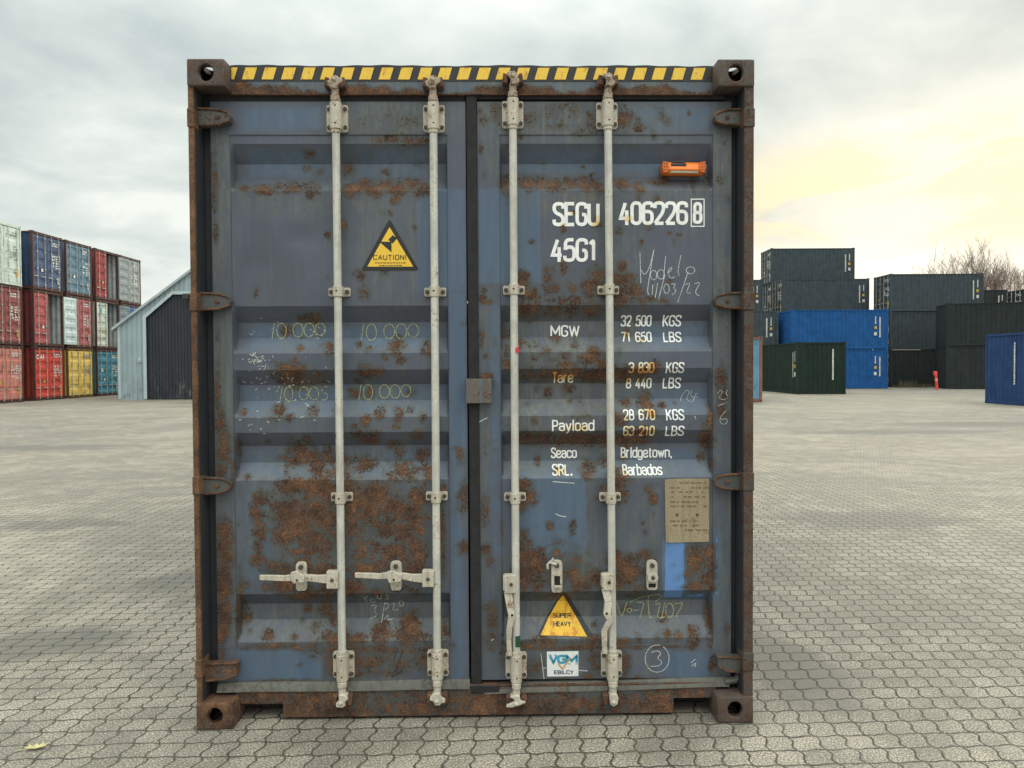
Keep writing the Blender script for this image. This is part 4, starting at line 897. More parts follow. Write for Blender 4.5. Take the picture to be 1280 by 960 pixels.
def casting_mesh():
    """hollow corner casting with its three apertures; outer corner at the origin, top at z = 0"""
    D = (.162, .178, .118); c = .009; b = MB(); t = .026
    P = lambda i, j, k: (i, j, k-D[2])
    def ring(ax, lo, hole):
        """one face of the box (normal axis ax, low or high side), with an elliptic hole (centre, radii) or closed"""
        u, w_ = [q for q in range(3) if q != ax]; pos = 0 if lo else D[ax]; inn = t if lo else D[ax]-t
        def pt(a, e, d):
            q = [0, 0, 0]; q[u] = a; q[w_] = e; q[ax] = d; return P(*q)
        x0, x1, y0, y1 = c, D[u]-c, c, D[w_]-c
        if not hole: b.quad(pt(x0, y0, pos), pt(x1, y0, pos), pt(x1, y1, pos), pt(x0, y1, pos)); return
        cx, cy, ra, rb = hole; n = 32; o, h, h2, h3 = [], [], [], []
        angs = sorted([2*math.pi*k/n for k in range(n)]+[math.atan2(yy-cy, xx-cx) % (2*math.pi) for xx in (x0, x1) for yy in (y0, y1)])
        for a in angs:
            ca, sa = math.cos(a), math.sin(a)
            k = min([((x1-cx)/ca if ca > 0 else (x0-cx)/ca) if abs(ca) > 1e-6 else 9, ((y1-cy)/sa if sa > 0 else (y0-cy)/sa) if abs(sa) > 1e-6 else 9])
            o.append(pt(cx+ca*k, cy+sa*k, pos)); h.append(pt(cx+ca*(ra+.004), cy+sa*(rb+.004), pos)); s_ = .004 if lo else -.004
            h2.append(pt(cx+ca*ra, cy+sa*rb, pos+s_)); h3.append(pt(cx+ca*ra, cy+sa*rb, inn))
        m = len(angs); vs = o+h+h2+h3
        for g_ in range(3): b.add([], [])
        b.add(vs, [(g_*m+k, g_*m+(k+1) % m, (g_+1)*m+(k+1) % m, (g_+1)*m+k) for g_ in range(3) for k in range(m)])
    ring(1, True, (.082, .058, .0325, .036)); ring(0, True, (.089, .058, .036, .028)); ring(2, False, (.080, .089, .032, .055))
    ring(1, False, None); ring(0, False, None); ring(2, True, None)
    # chamfers and corners
    for ax in range(3):
        u, w_ = [q for q in range(3) if q != ax]
        for su in (0, 1):
            for sw in (0, 1):
                def q(a, du, dw):
                    r_ = [0, 0, 0]; r_[ax] = a; r_[u] = (du if not su else D[u]-du); r_[w_] = (dw if not sw else D[w_]-dw); return P(*r_)
                k = c*.29
                b.quad(q(c, 0, c), q(D[ax]-c, 0, c), q(D[ax]-c, k, k), q(c, k, k)); b.quad(q(c, k, k), q(D[ax]-c, k, k), q(D[ax]-c, c, 0), q(c, c, 0))
    for sx in (0, 1):
        for sy in (0, 1):
            for sz in (0, 1):
                f = lambda a, e, d: P(a if not sx else D[0]-a, e if not sy else D[1]-e, d if not sz else D[2]-d)
                k = c*.29; m_ = c*.42; vs = [f(0, c, c), f(k, k, c), f(c, 0, c), f(c, k, k), f(c, c, 0), f(k, c, k), f(m_, m_, m_)]
                b.add(vs, [(i_, (i_+1) % 6, 6) for i_ in range(6)])
    # inner walls opposite the apertures
    x1, y1 = D[0]-t, D[1]-t
    b.quad(P(t, y1, t), P(x1, y1, t), P(x1, y1, D[2]-t), P(t, y1, D[2]-t)); b.quad(P(x1, t, t), P(x1, y1, t), P(x1, y1, D[2]-t), P(x1, t, D[2]-t)); b.quad(P(t, t, t), P(x1, t, t), P(x1, y1, t), P(t, y1, t))
    me = bpy.data.meshes.new('casting'); me.from_pydata(b.v, [], b.f); bm = bmesh.new(); bm.from_mesh(me)
    bmesh.ops.remove_doubles(bm, verts=bm.verts[:], dist=.0002); bmesh.ops.recalc_face_normals(bm, faces=bm.faces[:]); bm.to_mesh(me); bm.free()
    return me
cm = casting_mesh()
def put_casting(sx, y, sy, sz, m):
    me = cm.copy(); z = HGT if sz > 0 else 0
    for v in me.vertices: v.co = (sx*(HWID-v.co.x)*1.0, y+sy*v.co.y, z+sz*v.co.z)
    if sx*sy*sz*-1 < 0: me.flip_normals()
    me.materials.clear(); me.materials.append(m)
    me.polygons.foreach_set('use_smooth', [True]*len(me.polygons)); me.set_sharp_from_angle(angle=R(38))
    o = bpy.data.objects.new('corner_casting', me); col.objects.link(o); o.parent = root
    return o
for sx in (-1, 1):
    for sz in (1, -1):
        put_casting(sx, 0, 1, sz, M['casting_warm'] if (sx < 0 and sz < 0) else M['casting']); put_casting(sx, LEN, -1, sz, M['casting'])

# ---- body behind the doors
def corr(L_, pitch=.278, dep=.036):
    pts = [(0, 0)]; s = .06
    while s+pitch < L_-.05:
        pts += [(s, 0), (s+.068, dep), (s+.068+.072, dep), (s+.208, 0)]; s += pitch
    return pts+[(L_, 0)]
for sx in (-1, 1):
    b = MB(); pts = corr(LEN-.33)
    for (a, da), (c, dc) in zip(pts[:-1], pts[1:]):
        xa, xb = sx*(HWID-.012-da), sx*(HWID-.012-dc); b.quad((xa, .165+a, .15), (xb, .165+c, .15), (xb, .165+c, HGT-.07), (xa, .165+a, HGT-.07))
    sw = b.build('side_wall', M['wall'], root)
    b = MB(); b.box(sx*HWID, sx*(HWID-.06), .178, LEN-.178, HGT-.075, HGT-.012); b.build('top_rail', M['header'], root, bevel=.003)
    b = MB(); b.box(sx*HWID, sx*(HWID-.05), .178, LEN-.178, .03, .16); b.build('bottom_rail', M['sill'], root, bevel=.003)
b = MB(); pts = corr(LEN-.2, .209, .02)
for (a, da), (c, dc) in zip(pts[:-1], pts[1:]): b.quad((-1.16, .1+a, HGT-.016-da), (1.16, .1+a, HGT-.016-da), (1.16, .1+c, HGT-.016-dc), (-1.16, .1+c, HGT-.016-dc))
b.build('roof', M['wall'], root)
b = MB(); b.box(-1.16, 1.16, LEN-.05, LEN-.012, .1, HGT-.05); b.build('end_wall', M['wall'], root)
b = MB(); b.box(-1.16, 1.16, .152, LEN-.05, .15, .18)
for i in range(38): b.box(-1.16, 1.16, .4+i*.305, .44+i*.305, .035, .15)
b.build('floor', M['recess'], root)

# ---- tracker clipped on the door
tr = empty('tracking_device', (F(851, 213, YR)[0], YR-.002, F(851, 213, YR)[1])); tag(tr, 'small orange tracking unit with dark solar panel fixed high on the right door', 'tracking device')
Lh = .090; sec = [(-.002, .026), (-.030, .030), (-.052, .016), (-.060, -.010), (-.040, -.027), (-.002, -.027)]
b = MB(); n = len(sec)
vs = [(-Lh, y, z) for y, z in sec]+[(Lh, y, z-.003) for y, z in sec]
b.add(vs, [tuple(range(n)), tuple(range(2*n-1, n-1, -1))]+[(i, i+n, (i+1) % n+n, (i+1) % n) for i in range(n)], 0)
b.build('housing', M['orange'], tr, bevel=.004)
def onface(y0, z0, y1, z1, xa, xb, lift):
    nrm = Vector((0, -(z1-z0), (y1-y0))).normalized(); nrm = nrm if nrm.y < 0 or nrm.z > 0 else -nrm
    return [(xa, y0+nrm.y*lift, z0+nrm.z*lift), (xb, y0+nrm.y*lift, z0+nrm.z*lift), (xb, y1+nrm.y*lift, z1+nrm.z*lift), (xa, y1+nrm.y*lift, z1+nrm.z*lift)]
b = MB(); b.box(-.052, .010, -.0485, -.036, .0205, .0285); b.box(-.058, .012, -.056, -.05, .002, .016); b.build('solar_panel', M['solar'], tr, bevel=.002)
b = MB(); b.prism([(-.055, -.012), (.072, -.015), (.060, -.026), (-.062, -.024)], -.0545, -.040); b.build('base_strip', M['greyplastic'], tr, bevel=.001)
for s in (-1, 1):
    b = MB(); b.prism([(s*.070, .020), (s*.094, .024), (s*.098, .0), (s*.092, -.027), (s*.072, -.024), (s*.066, 0)], -.064, -.004)
    for q in (-.014, .0, .014): b.box(s*.078-.003, s*.078+.003, -.0655, -.06, q-.003, q+.003, 1); b.box(s*.088-.003, s*.088+.003, -.0655, -.06, q-.003, q+.003, 1)
    b.build('end_cap', [M['orange_dark'], M['bolt_dark']], tr, bevel=.003)

# ---------------------------------------------------------------- the yard behind
YB = .0214; C0 = Vector((CAM.x, CAM.y, 0)); FB = Vector((math.sin(YB), math.cos(YB), 0)); RB = Vector((math.cos(YB), -math.sin(YB), 0))
def BG(Xr, d, z=0.0): v = C0+RB*Xr+FB*d; return (v.x, v.y, z)
def XP(px, d): return (px-645)/FOC*d


def yard_paint(name, c, rust=.12, dirt=None):
    m, t = mat(name); p = t('ShaderNodeTexCoord').outputs['Object']; oi = t('ShaderNodeObjectInfo').outputs['Random']
    p = t.vadd(p, t('ShaderNodeCombineXYZ', {0: t.math('MULTIPLY', oi, 37), 1: t.math('MULTIPLY', oi, 11), 2: 0}).outputs[0])
    a = t.noise(p, 2.3, 5, .65); b = t.noise(t.vmul(p, (5, 5, .5)), 1.0, 4, .65); e = t.noise(p, 11, 5, .65)
    base = t.mix(t.rng(a, .3, .7), [x*.78 for x in c], [min(1, x*1.12) for x in c])
    base = t.mix(t.math('MULTIPLY', t.rng(b, .48, .72), .35), base, dirt or [x*.45+.03 for x in c])
    th = .72-.22*rust
    base = t.mix(t.math('MULTIPLY', t.rng(t.math('ADD', t.math('MULTIPLY', e, .6), t.math('MULTIPLY', a, .4)), th, th+.05), .85), base, (.085, .045, .03))
    t.put(t.b.inputs['Base Color'], base); t.put(t.b.inputs['Roughness'], .75); t.put(t.b.inputs['Specular IOR Level'], .22)
    return m
_pc = {}
def YP(name, c, rust=.12):
    if name not in _pc: _pc[name] = yard_paint(name, c, rust)
    return _pc[name]
M['frame_brown'] = yard_paint('brown_container_frame', (.085, .040, .032), .5); M['frame_dark'] = yard_paint('dark_container_frame', (.035, .042, .045), .1)
M['marks'] = plain('white_container_marks', (.60, .61, .58), .6, 0, .2, 3); M['marks_grey'] = plain('grey_container_marks', (.22, .24, .24), .6); M['marks_yellow'] = plain('yellow_container_marks', (.60, .36, .05), .6)
M['bars'] = plain('weathered_locking_bars', (.40, .37, .33), .55, 0, .35, 2); M['inside'] = yard_paint('grey_container_interior', (.42, .45, .46), .2)
M['wood'] = plain('container_floor_wood', (.10, .07, .045), .8)
M['slot'] = plain('casting_hole', (.01, .01, .01), .9)


def bg_door_mesh(wd, ht, nb, dep=.035, flip=1):
    """ribbed door leaf from x=0..wd, z=0..ht, outer face at y=0 looking to -y"""
    zs = [(0, 0)]
    hs = ht/(nb+.2)
    for i in range(nb):
        c = hs*(i+.62); zs += [(c-.15, 0), (c-.07, dep), (c+.07, dep), (c+.15, 0)]
    zs += [(ht, 0)]
    b = MB(); xs = [0, .09, .11, wd-.11, wd-.09, wd]
    n = len(xs); vs = [(x, (y if .1 < x < wd-.1 else 0)*flip, z) for z, y in zs for x in xs]
    b.add(vs, [(j*n+i, j*n+i+1, (j+1)*n+i+1, (j+1)*n+i) for j in range(len(zs)-1) for i in range(n-1)])
    b.box(0, wd, .045, .06, 0, ht)
    b.box(0, .012, .0, .06, 0, ht); b.box(wd-.012, wd, .0, .06, 0, ht); b.box(0, wd, .0, .06, 0, .012); b.box(0, wd, .0, .06, ht-.012, ht)
    return b


def marks(b, x0, x1, z0, z1, rows, fill, Y, rr, mi=0):
    """illegible small print: rows of short dashes"""
    h = (z1-z0)/rows
    for r_ in range(rows):
        x = x0+rr.uniform(0, .05); zc = z1-(r_+.5)*h
        while x < x1-.03:
            d = rr.uniform(.05, .16)
            if rr.random() < fill: b.quad((x, Y, zc-h*.32), (min(x+d, x1), Y, zc-h*.32), (min(x+d, x1), Y, zc+h*.32), (x, Y, zc+h*.32), mi)
            x += d+rr.uniform(.02, .06)


def vmarks(b, f, s0, z0, z1, wd, rr, mi=0):
    """stacked small print running down a wall; f(s, z) gives the point"""
    z = z1
    while z > z0+.05:
        d = rr.uniform(.07, .11); b.quad(f(s0, z-d*.8), f(s0+wd, z-d*.8), f(s0+wd, z), f(s0, z), mi); z -= d


def yard_container(Xr, d, z0, rz, label, group, paint, L_=6.06, W_=2.438, H_=2.59, frame=None, doors=('shut', 'shut'), leafcol=None, ribs=5, doorcol=(None, None), side=False, endmarks=False, logo=None, seed=1, barmat=None, mark=None, marklevel=1.0, sidecol=None, flip=False):
    """generic container: door end at local y=0 looking to -y, length along +y"""
    rr = random.Random(seed); frame = frame or M['frame_dark']; mark = mark or M['marks']; inside = M['inside']
    t = empty('shipping_container', BG(Xr, d, z0), rz-YB); tag(t, label, 'shipping container', group)
    hw = W_/2
    b = MB()                                   # posts and rails
    for sx in (-1, 1):
        b.box(sx*hw, sx*(hw-.075), .006, .10, .11, H_-.11); b.box(sx*hw, sx*(hw-.11), L_-.12, L_-.006, .11, H_-.11)
        b.box(sx*(hw-.004), sx*(hw-.06), .17, L_-.17, H_-.09, H_-.03); b.box(sx*(hw-.004), sx*(hw-.06), .17, L_-.17, .02, .16)
    b.box(-hw+.16, hw-.16, .01, .10, H_-.13, H_-.012); b.box(-hw+.16, hw-.16, .01, .10, .02, .15)
    b.box(-hw+.16, hw-.16, L_-.10, L_-.01, H_-.11, H_-.03); b.box(-hw+.16, hw-.16, L_-.10, L_-.01, .02, .15)
    b.build('frame', frame, t)
    for sx in (-1, 1):
        for yy, sy in ((0, 1), (L_, -1)):
            for zz, sz in ((0, 1), (H_, -1)):
                b = MB(); b.box(sx*(hw+.003), sx*(hw-.159), yy-sy*.003, yy+sy*.175, zz, zz+sz*.118)
                b.disc(sx*(hw-.08), zz+sz*.06, .03, yy-sy*.004 if sy > 0 else yy+.0005, yy if sy > 0 else yy+.004, 10, 1, .036)
                b.build('corner_casting', [frame, M['slot']], t)
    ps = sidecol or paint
    for sx in (-1, 1):
        b = MB(); pts = corr(L_-.24)
        for (a, da), (c, dc) in zip(pts[:-1], pts[1:]):
            xa, xb = sx*(hw-.014-da), sx*(hw-.014-dc); b.quad((xa, .11+a, .15), (xb, .11+c, .15), (xb, .11+c, H_-.06), (xa, .11+a, H_-.06)); 
        ins = MB()
        for (a, da), (c, dc) in zip(pts[:-1], pts[1:]):
            xa, xb = sx*(hw-.020-da), sx*(hw-.020-dc); ins.quad((xa, .11+a, .15), (xb, .11+c, .15), (xb, .11+c, H_-.06), (xa, .11+a, H_-.06), 1)
        b.add(ins.v, ins.f, 1)
        w_ = b.build('side_wall', [ps, inside], t)
        if side and (sx > 0 if side != 'both' else sx < 0):
            def mk2(b, sx):
                if sx < 0: b.f = [q[::-1] for q in b.f]
                b.build('lettering', [mark, M['marks_yellow']], w_)
            b = MB(); f = lambda s_, z_, sx=sx: (sx*(hw+.001), s_, z_)
            s0 = .50 if flip else L_-.75
            def fq(s_, z_): return f(s_, z_)
            vmarks(b, fq, s0, H_*.30, H_*.80, .09, rr); mk2(b, sx); b = MB(); vmarks(b, fq, s0+.30, H_*.62, H_*.82, .07, rr); mk2(b, sx); b = MB()
            b.quad(f(s0+.25, H_*.50), f(s0+.40, H_*.50), f(s0+.40, H_*.57), f(s0+.25, H_*.57), 1); mk2(b, sx); b = MB()
            b.quad(f(s0+.25, H_*.34), f(s0+.42, H_*.34), f(s0+.42, H_*.42), f(s0+.25, H_*.42), 0)
            mk2(b, sx)
    b = MB(); pts = corr(W_-.24, .25, .04)
    for (a, da), (c, dc) in zip(pts[:-1], pts[1:]): b.quad((-hw+.12+a, L_-.02-da, .14), (-hw+.12+c, L_-.02-dc, .14), (-hw+.12+c, L_-.02-dc, H_-.08), (-hw+.12+a, L_-.02-da, H_-.08))
    ew = b.build('end_wall', ps, t)
    if endmarks:
        b = MB(); f = lambda s_, z_: (-s_, L_-.003, z_); vmarks(b, f, endmarks, H_*.28, H_*.86, .085, rr); b.build('lettering', mark, ew)
    b = MB(); pts = corr(L_-.22, .209, .02)
    for (a, da), (c, dc) in zip(pts[:-1], pts[1:]): b.quad((-hw+.05, .1+a, H_-.03-da), (hw-.05, .1+a, H_-.03-da), (hw-.05, .1+c, H_-.03-dc), (-hw+.05, .1+c, H_-.03-dc))
    b.build('roof', ps, t)
    b = MB(); b.box(-hw+.06, hw-.06, .10, L_-.06, .12, .165); b.build('floor', M['wood'], t)
    # doors: x grows to the right as one looks at the door end
    dw = (W_-.18)/2; dh = H_-.31
    for i, sx in enumerate((-1, 1)):
        st = doors[i]
        b = bg_door_mesh(dw-.01, dh, ribs)
        pc = doorcol[i] or paint
        if st != 'shut': pc = leafcol or inside
        dr = b.build('door', [pc], t)
        ox = -hw+.085 if sx < 0 else .005
        if st == 'shut': dr.location = (ox, .025, .155)
        else:              # swung right round so that its inner face looks outwards beyond the right-hand post
            dr.location = (hw-.085+.10, -.045, .155)
        if st == 'shut':
            for fx in (.27, .80):
                b = MB(); b.tube([(dw*fx, -.028, -.08), (dw*fx, -.028, dh+.08)], .020, 6)
                for q in (.05, .35, .68, .95): b.box(dw*fx-.055, dw*fx+.055, -.036, 0, dh*q-.03, dh*q+.03)
                b.box(dw*fx-.30, dw*fx+.02, -.042, -.028, dh*.20-.02, dh*.20+.025)
                b.build('locking_bar', barmat or M['bars'], dr)
            def patch(*rects, blk=None, txt=None):
                b = MB()
                if blk: marks(b, *blk, -.003, rr)
                for x0_, x1_, z0_, z1_, mi_ in rects: b.quad((x0_, -.003, z0_), (x1_, -.003, z0_), (x1_, -.003, z1_), (x0_, -.003, z1_), mi_)
                if txt: text(b, txt, .10, dh*.80, .72, dh*.10, wt=.26, yfun=flat(-.003), lift=.001, gap=.3)
                if b.f: b.build('lettering', [mark, M['marks_yellow']], dr)
            if sx > 0:
                patch(blk=(.36, dw-.1, dh*.84, dh*.93, 2, .95))
                if marklevel > .5: patch(blk=(.30, .60, dh*.42, dh*.68, 4, .8*marklevel)); patch(blk=(.64, dw-.1, dh*.40, dh*.68, 6, .85*marklevel))
                patch((dw-.34, dw-.14, dh*.10, dh*.24, 1 if seed % 3 == 0 else 0))
            else:
                if seed % 2: patch((.36, .58, dh*.52, dh*.60, 0))
                patch((.62, .78, dh*.30, dh*.36, 1 if seed % 3 == 0 else 0))
                if logo == 'CAI': patch(txt='CAI')
                elif logo:
                    b = MB(); b.disc(.42, dh*.83, .14, -.004, -.001, 16, 0); b.disc(.42, dh*.75, .10, -.004, -.001, 12, 0); b.build('emblem', M['teal'], dr)
    return t

# --- left row of stacks: door ends look to the right
GL = 'containers stacked three high on the left'
XL = -23.6; H1, H2, H3 = 2.69, 2.80, 2.87
stk = dict(A=(34.3, 36.75), B=(37.6, 40.07), C=(40.4, 42.84), D=(43.24, 45.70), E=(45.95, 48.45))
red_m, salm, bred, yel = YP('maroon_paint', (.30, .085, .085), .3), YP('salmon_paint', (.60, .22, .18), .25), YP('bright_red_paint', (.62, .075, .055), .15), YP('yellow_paint', (.85, .58, .14), .2)
white, navy, teal_g, dred, cream = YP('white_green_paint', (.62, .68, .62), .05), YP('navy_paint', (.075, .105, .19), .25), YP('teal_grey_paint', (.12, .20, .27), .25), YP('dark_red_paint', (.30, .05, .05), .2), YP('cream_paint', (.58, .60, .52), .1)
teal_b, palein, greyin, blue_w, grey_w = YP('teal_blue_paint', (.07, .24, .32), .25), YP('pale_blue_inner_paint', (.60, .68, .67), .05), YP('grey_inner_paint', (.27, .29, .29), .2), YP('mid_blue_paint', (.07, .16, .38), .15), YP('pale_grey_paint', (.33, .34, .33), .25)
def left(col_, lv, label, paint, **kw):
    a, c = stk[col_]; z = (0, H1, H1+H2)[lv]; hh = (H1, H2, H3)[lv]
    kw.setdefault('frame', M['frame_brown'])
    return yard_container(XL, (a+c)/2, z+.004*lv, R(90), label, GL, paint, L_=12.19 if col_ in 'AC' else 6.06, W_=c-a, H_=hh-.008, seed=sum(map(ord, label)), **kw)
left('A', 2, 'white container with grey print, topmost of the stack at the left edge', white, frame=white, ribs=3, mark=M['marks_grey'], barmat=YP('white_bars', (.58, .62, .57), .05))
left('A', 1, 'maroon red container between a white one above and a salmon one below', red_m)
left('A', 0, 'faded salmon pink container at ground level at the left edge', salm, ribs=3)
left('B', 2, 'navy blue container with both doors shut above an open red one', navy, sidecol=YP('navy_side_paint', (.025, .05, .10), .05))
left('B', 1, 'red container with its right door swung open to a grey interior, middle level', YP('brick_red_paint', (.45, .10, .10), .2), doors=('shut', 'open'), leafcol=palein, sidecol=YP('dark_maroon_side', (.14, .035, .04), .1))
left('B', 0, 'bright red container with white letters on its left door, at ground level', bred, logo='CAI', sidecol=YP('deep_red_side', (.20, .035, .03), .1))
left('C', 2, 'faded teal grey container beside the navy one, top level', teal_g)
left('C', 1, 'container with a pale neighbouring door leaf folded over its left half, red right door', YP('rose_red_paint', (.42, .12, .12), .2))
left('C', 0, 'yellow container at ground level between bright red and teal ones', yel, frame=YP('brown_yellow_frame', (.14, .075, .03), .3), mark=M['marks_grey'], ribs=3)
left('D', 2, 'dark red container with its right door open, top level near the shed', dred, doors=('shut', 'open'), leafcol=greyin)
left('D', 1, 'cream container with a teal emblem and its right door open, middle level', cream, doors=('shut', 'open'), leafcol=YP('slate_inner_paint', (.20, .23, .25), .2), logo='round')
left('D', 0, 'teal blue container at ground level partly behind the grey shed', teal_b)
left('E', 2, 'pale grey container half covered by an open grey door leaf, furthest top one', grey_w)
left('E', 1, 'blue container half covered by an open slate door leaf, above the shed eaves', blue_w)
left('E', 0, 'dark container at the far end of the row hidden low behind the shed', teal_g)

# --- right hand group: long sides look this way, door ends to the left
GR = 'dark containers stacked at the right'
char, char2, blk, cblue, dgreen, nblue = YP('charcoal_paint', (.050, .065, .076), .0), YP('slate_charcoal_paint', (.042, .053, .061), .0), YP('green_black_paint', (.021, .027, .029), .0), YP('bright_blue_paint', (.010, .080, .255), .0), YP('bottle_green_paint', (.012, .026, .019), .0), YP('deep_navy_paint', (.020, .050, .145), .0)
def right(pxl, d, z0, L_, H_, label, paint, **kw):
    kw.setdefault('side', True); kw.setdefault('barmat', M['bars'])
    if kw.get('flip'):      # blank end to the left
        return yard_container(XP(pxl, d)+L_, d+1.22, z0, R(90), label, GR, paint, L_=L_, H_=H_-.006, seed=int(pxl+d+z0*7), frame=paint, side='both', flip=True)
    return yard_container(XP(pxl, d), d+1.22, z0, R(-90)+kw.pop('tw', 0), label, GR, paint, L_=L_, H_=H_-.006, seed=int(pxl+d+z0*7), frame=kw.pop('frame', paint), **kw)
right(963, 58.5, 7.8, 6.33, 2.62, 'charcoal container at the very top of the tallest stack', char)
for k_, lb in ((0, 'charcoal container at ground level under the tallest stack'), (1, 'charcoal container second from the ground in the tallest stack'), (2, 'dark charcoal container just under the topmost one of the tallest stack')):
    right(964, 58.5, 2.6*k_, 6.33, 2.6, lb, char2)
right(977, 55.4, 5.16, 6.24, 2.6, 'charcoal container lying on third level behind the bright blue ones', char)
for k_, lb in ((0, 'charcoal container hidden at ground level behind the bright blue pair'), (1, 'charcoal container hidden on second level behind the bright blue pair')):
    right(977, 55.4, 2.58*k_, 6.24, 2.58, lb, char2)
right(988, 50, 2.58, 6.3, 2.58, 'bright blue container on top of another bright blue one', cblue, flip=True)
right(988, 50, 0, 6.3, 2.58, 'bright blue container at ground level behind the dark green one', cblue, flip=True)
d0 = 49.3
xr0 = XP(971, 51.3)-6.2
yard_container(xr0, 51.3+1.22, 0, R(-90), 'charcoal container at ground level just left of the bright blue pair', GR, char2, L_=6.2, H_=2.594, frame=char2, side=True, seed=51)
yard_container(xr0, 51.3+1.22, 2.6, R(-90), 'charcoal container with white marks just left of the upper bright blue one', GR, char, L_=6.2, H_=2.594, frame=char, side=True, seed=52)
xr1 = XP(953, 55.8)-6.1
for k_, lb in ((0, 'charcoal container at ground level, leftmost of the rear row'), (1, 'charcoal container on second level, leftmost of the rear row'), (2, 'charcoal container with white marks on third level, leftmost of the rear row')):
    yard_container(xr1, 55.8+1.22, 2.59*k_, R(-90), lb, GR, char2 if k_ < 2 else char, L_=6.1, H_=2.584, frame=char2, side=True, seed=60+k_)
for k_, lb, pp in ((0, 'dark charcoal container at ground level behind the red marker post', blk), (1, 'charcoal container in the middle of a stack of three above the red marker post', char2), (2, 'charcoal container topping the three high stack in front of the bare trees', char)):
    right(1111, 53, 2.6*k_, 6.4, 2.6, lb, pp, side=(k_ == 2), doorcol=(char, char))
for k_, lb in ((0, 'green black container at ground level right of the red marker post'), (1, 'green black container on top of another behind the navy blue one')):
    a_ = R(-15); px0 = XP(1181, 48.5); L0 = 12.19
    ex, ey = math.cos(a_), math.sin(a_); wx, wy = -ey, ex           # long axis, axis across
    yard_container(px0+wx*1.219+ex*L0, 48.5+wy*1.219+ey*L0, 2.7*k_, R(90)+a_, lb, GR, blk, L_=L0, H_=2.694, frame=blk, seed=70+k_)
right(1111, 66, 0, 6.06, 2.64, 'dark container at ground level, furthest back behind the charcoal stack', blk, side=False)
for pxl, Lx, lb in ((None, 6.06, 'blackish container under the bare trees, top of the rearmost stack'), (1275, 6.06, 'blackish container with white door bars under the trees at the right edge')):
    for k_ in range(3):
        xx = XP(1256, 66)-6.06 if pxl is None else XP(1275, 66)
        if pxl is None and k_ == 0: continue
        names = {0: 'ground level container below', 1: 'second level container below', 2: ''}
        yard_container(xx, 67.22, 2.64*k_, R(-90), (names[k_]+(' the blackish one at the right edge' if pxl else ' the blackish one under the trees')) if k_ < 2 else lb, GR, blk, L_=6.06, H_=2.634, frame=blk, side=(k_ == 2), seed=80+k_, barmat=M['marks'])
# single ones standing free
dn, df = 28.6, 31.0
yard_container(18.87+6.06, (dn+df)/2, 0, R(90), 'deep navy blue container standing alone at the right edge, nearest of the right group', GR, nblue, L_=6.06, W_=2.44, H_=2.77, frame=nblue, endmarks=.55, seed=90)
d4 = 41.0; W4 = 2.56
yard_container((XP(996, d4)+XP(1057, d4))/2, d4+6.06, 0, R(180), 'dark bottle green container standing in front of the bright blue ones', GR, dgreen, L_=6.06, W_=W4, H_=2.8, frame=dgreen, endmarks=.55, side=True, seed=91, mark=M['marks'])
d9 = 32.5
lbx = XP(952.5, d9)-1.219
yard_container(lbx, d9+6.06, 0, R(180), 'weathered light blue container with an orange rusted post, half hidden behind the big one', GR, YP('light_blue_paint', (.13, .25, .36), .25), frame=YP('orange_rust_frame', (.22, .10, .08), .6), H_=2.77, seed=92)

# --- shed
shed = empty('metal_shed', BG(-19.85, 38.3), -YB); tag(shed, 'pale blue grey corrugated metal shed with a tall dark sliding door', 'shed')
def cladding(name, base, dark, sc, scuff=None):
    m, t = mat(name); p = t('ShaderNodeTexCoord').outputs['Object']
    n = t.noise(t.vmul(p, (1.5, 1.5, .5)), 1.0, 5, .65); f = t.noise(p, 3, 4, .6)
    c = t.mix(t.rng(n, .35, .7), base, dark); c = t.mix(t.math('MULTIPLY', t.rng(f, .5, .7), .25), c, [x*.7 for x in base])
    if scuff:
        zc = t('ShaderNodeSeparateXYZ', {0: p}).outputs[2]
        c = t.mix(t.math('MULTIPLY', t.rng(t.noise(t.vmul(p, (6, 6, 2.5)), 1.0, 6, .7), .50, .66), t.rng(zc, 1.9, .2)), c, scuff)
    t.put(t.b.inputs['Base Color'], c); t.put(t.b.inputs['Roughness'], .5); return m
m_cl, m_dr, m_tr = cladding('pale_blue_cladding', (.30, .385, .42), (.24, .31, .34), 1, (.17, .18, .16)), cladding('dark_navy_door_cladding', (.012, .016, .026), (.022, .026, .036), 1, (.10, .10, .095)), plain('pale_shed_trim', (.42, .50, .53), .5, 0, .1, 2)
EV, SW, RIDGE = 3.63, 18.0, 3.63+9.0*.73; SD = 24.0
rz_ = lambda x: EV+min(x, SW-x)*.73
def clad(b, x0, x1, zlo, zhi, y, pitch=.25, dep=.035, mi=0):
    """vertical ribbed sheet on the gable; zlo/zhi are functions of x"""
    x = x0; pts = []
    while x < x1-1e-6:
        pts += [(x, 0), (min(x+pitch*.6, x1), 0), (min(x+pitch*.7, x1), dep), (min(x+pitch*.9, x1), dep)]; x += pitch
    pts.append((x1, 0)); q = [pts[0]]
    for p_ in pts[1:]:
        if p_[0]-q[-1][0] > 1e-5: q.append(p_)
    for (a, da), (c, dc) in zip(q[:-1], q[1:]): b.quad((a, y+da, zlo(a)), (c, y+dc, zlo(c)), (c, y+dc, zhi(c)), (a, y+da, zhi(a)), mi)
DX0, DX1 = 1.40, SW-1.40                          # door opening with clipped upper corners
def dtop(x): x = min(x, SW-x); return min(5.25, 4.10+(x-DX0)*.83)
b = MB(); clad(b, 0, DX0, lambda x: 0.0, rz_, 0); clad(b, DX1, SW, lambda x: 0.0, rz_, 0); clad(b, DX0, DX1, dtop, rz_, 0)
wl = b.build('gable_wall', m_cl, shed)
b = MB(); clad(b, DX0, DX1, lambda x: 0.02, dtop, .10, .16, .025); b.build('door', m_dr, shed)
b = MB()
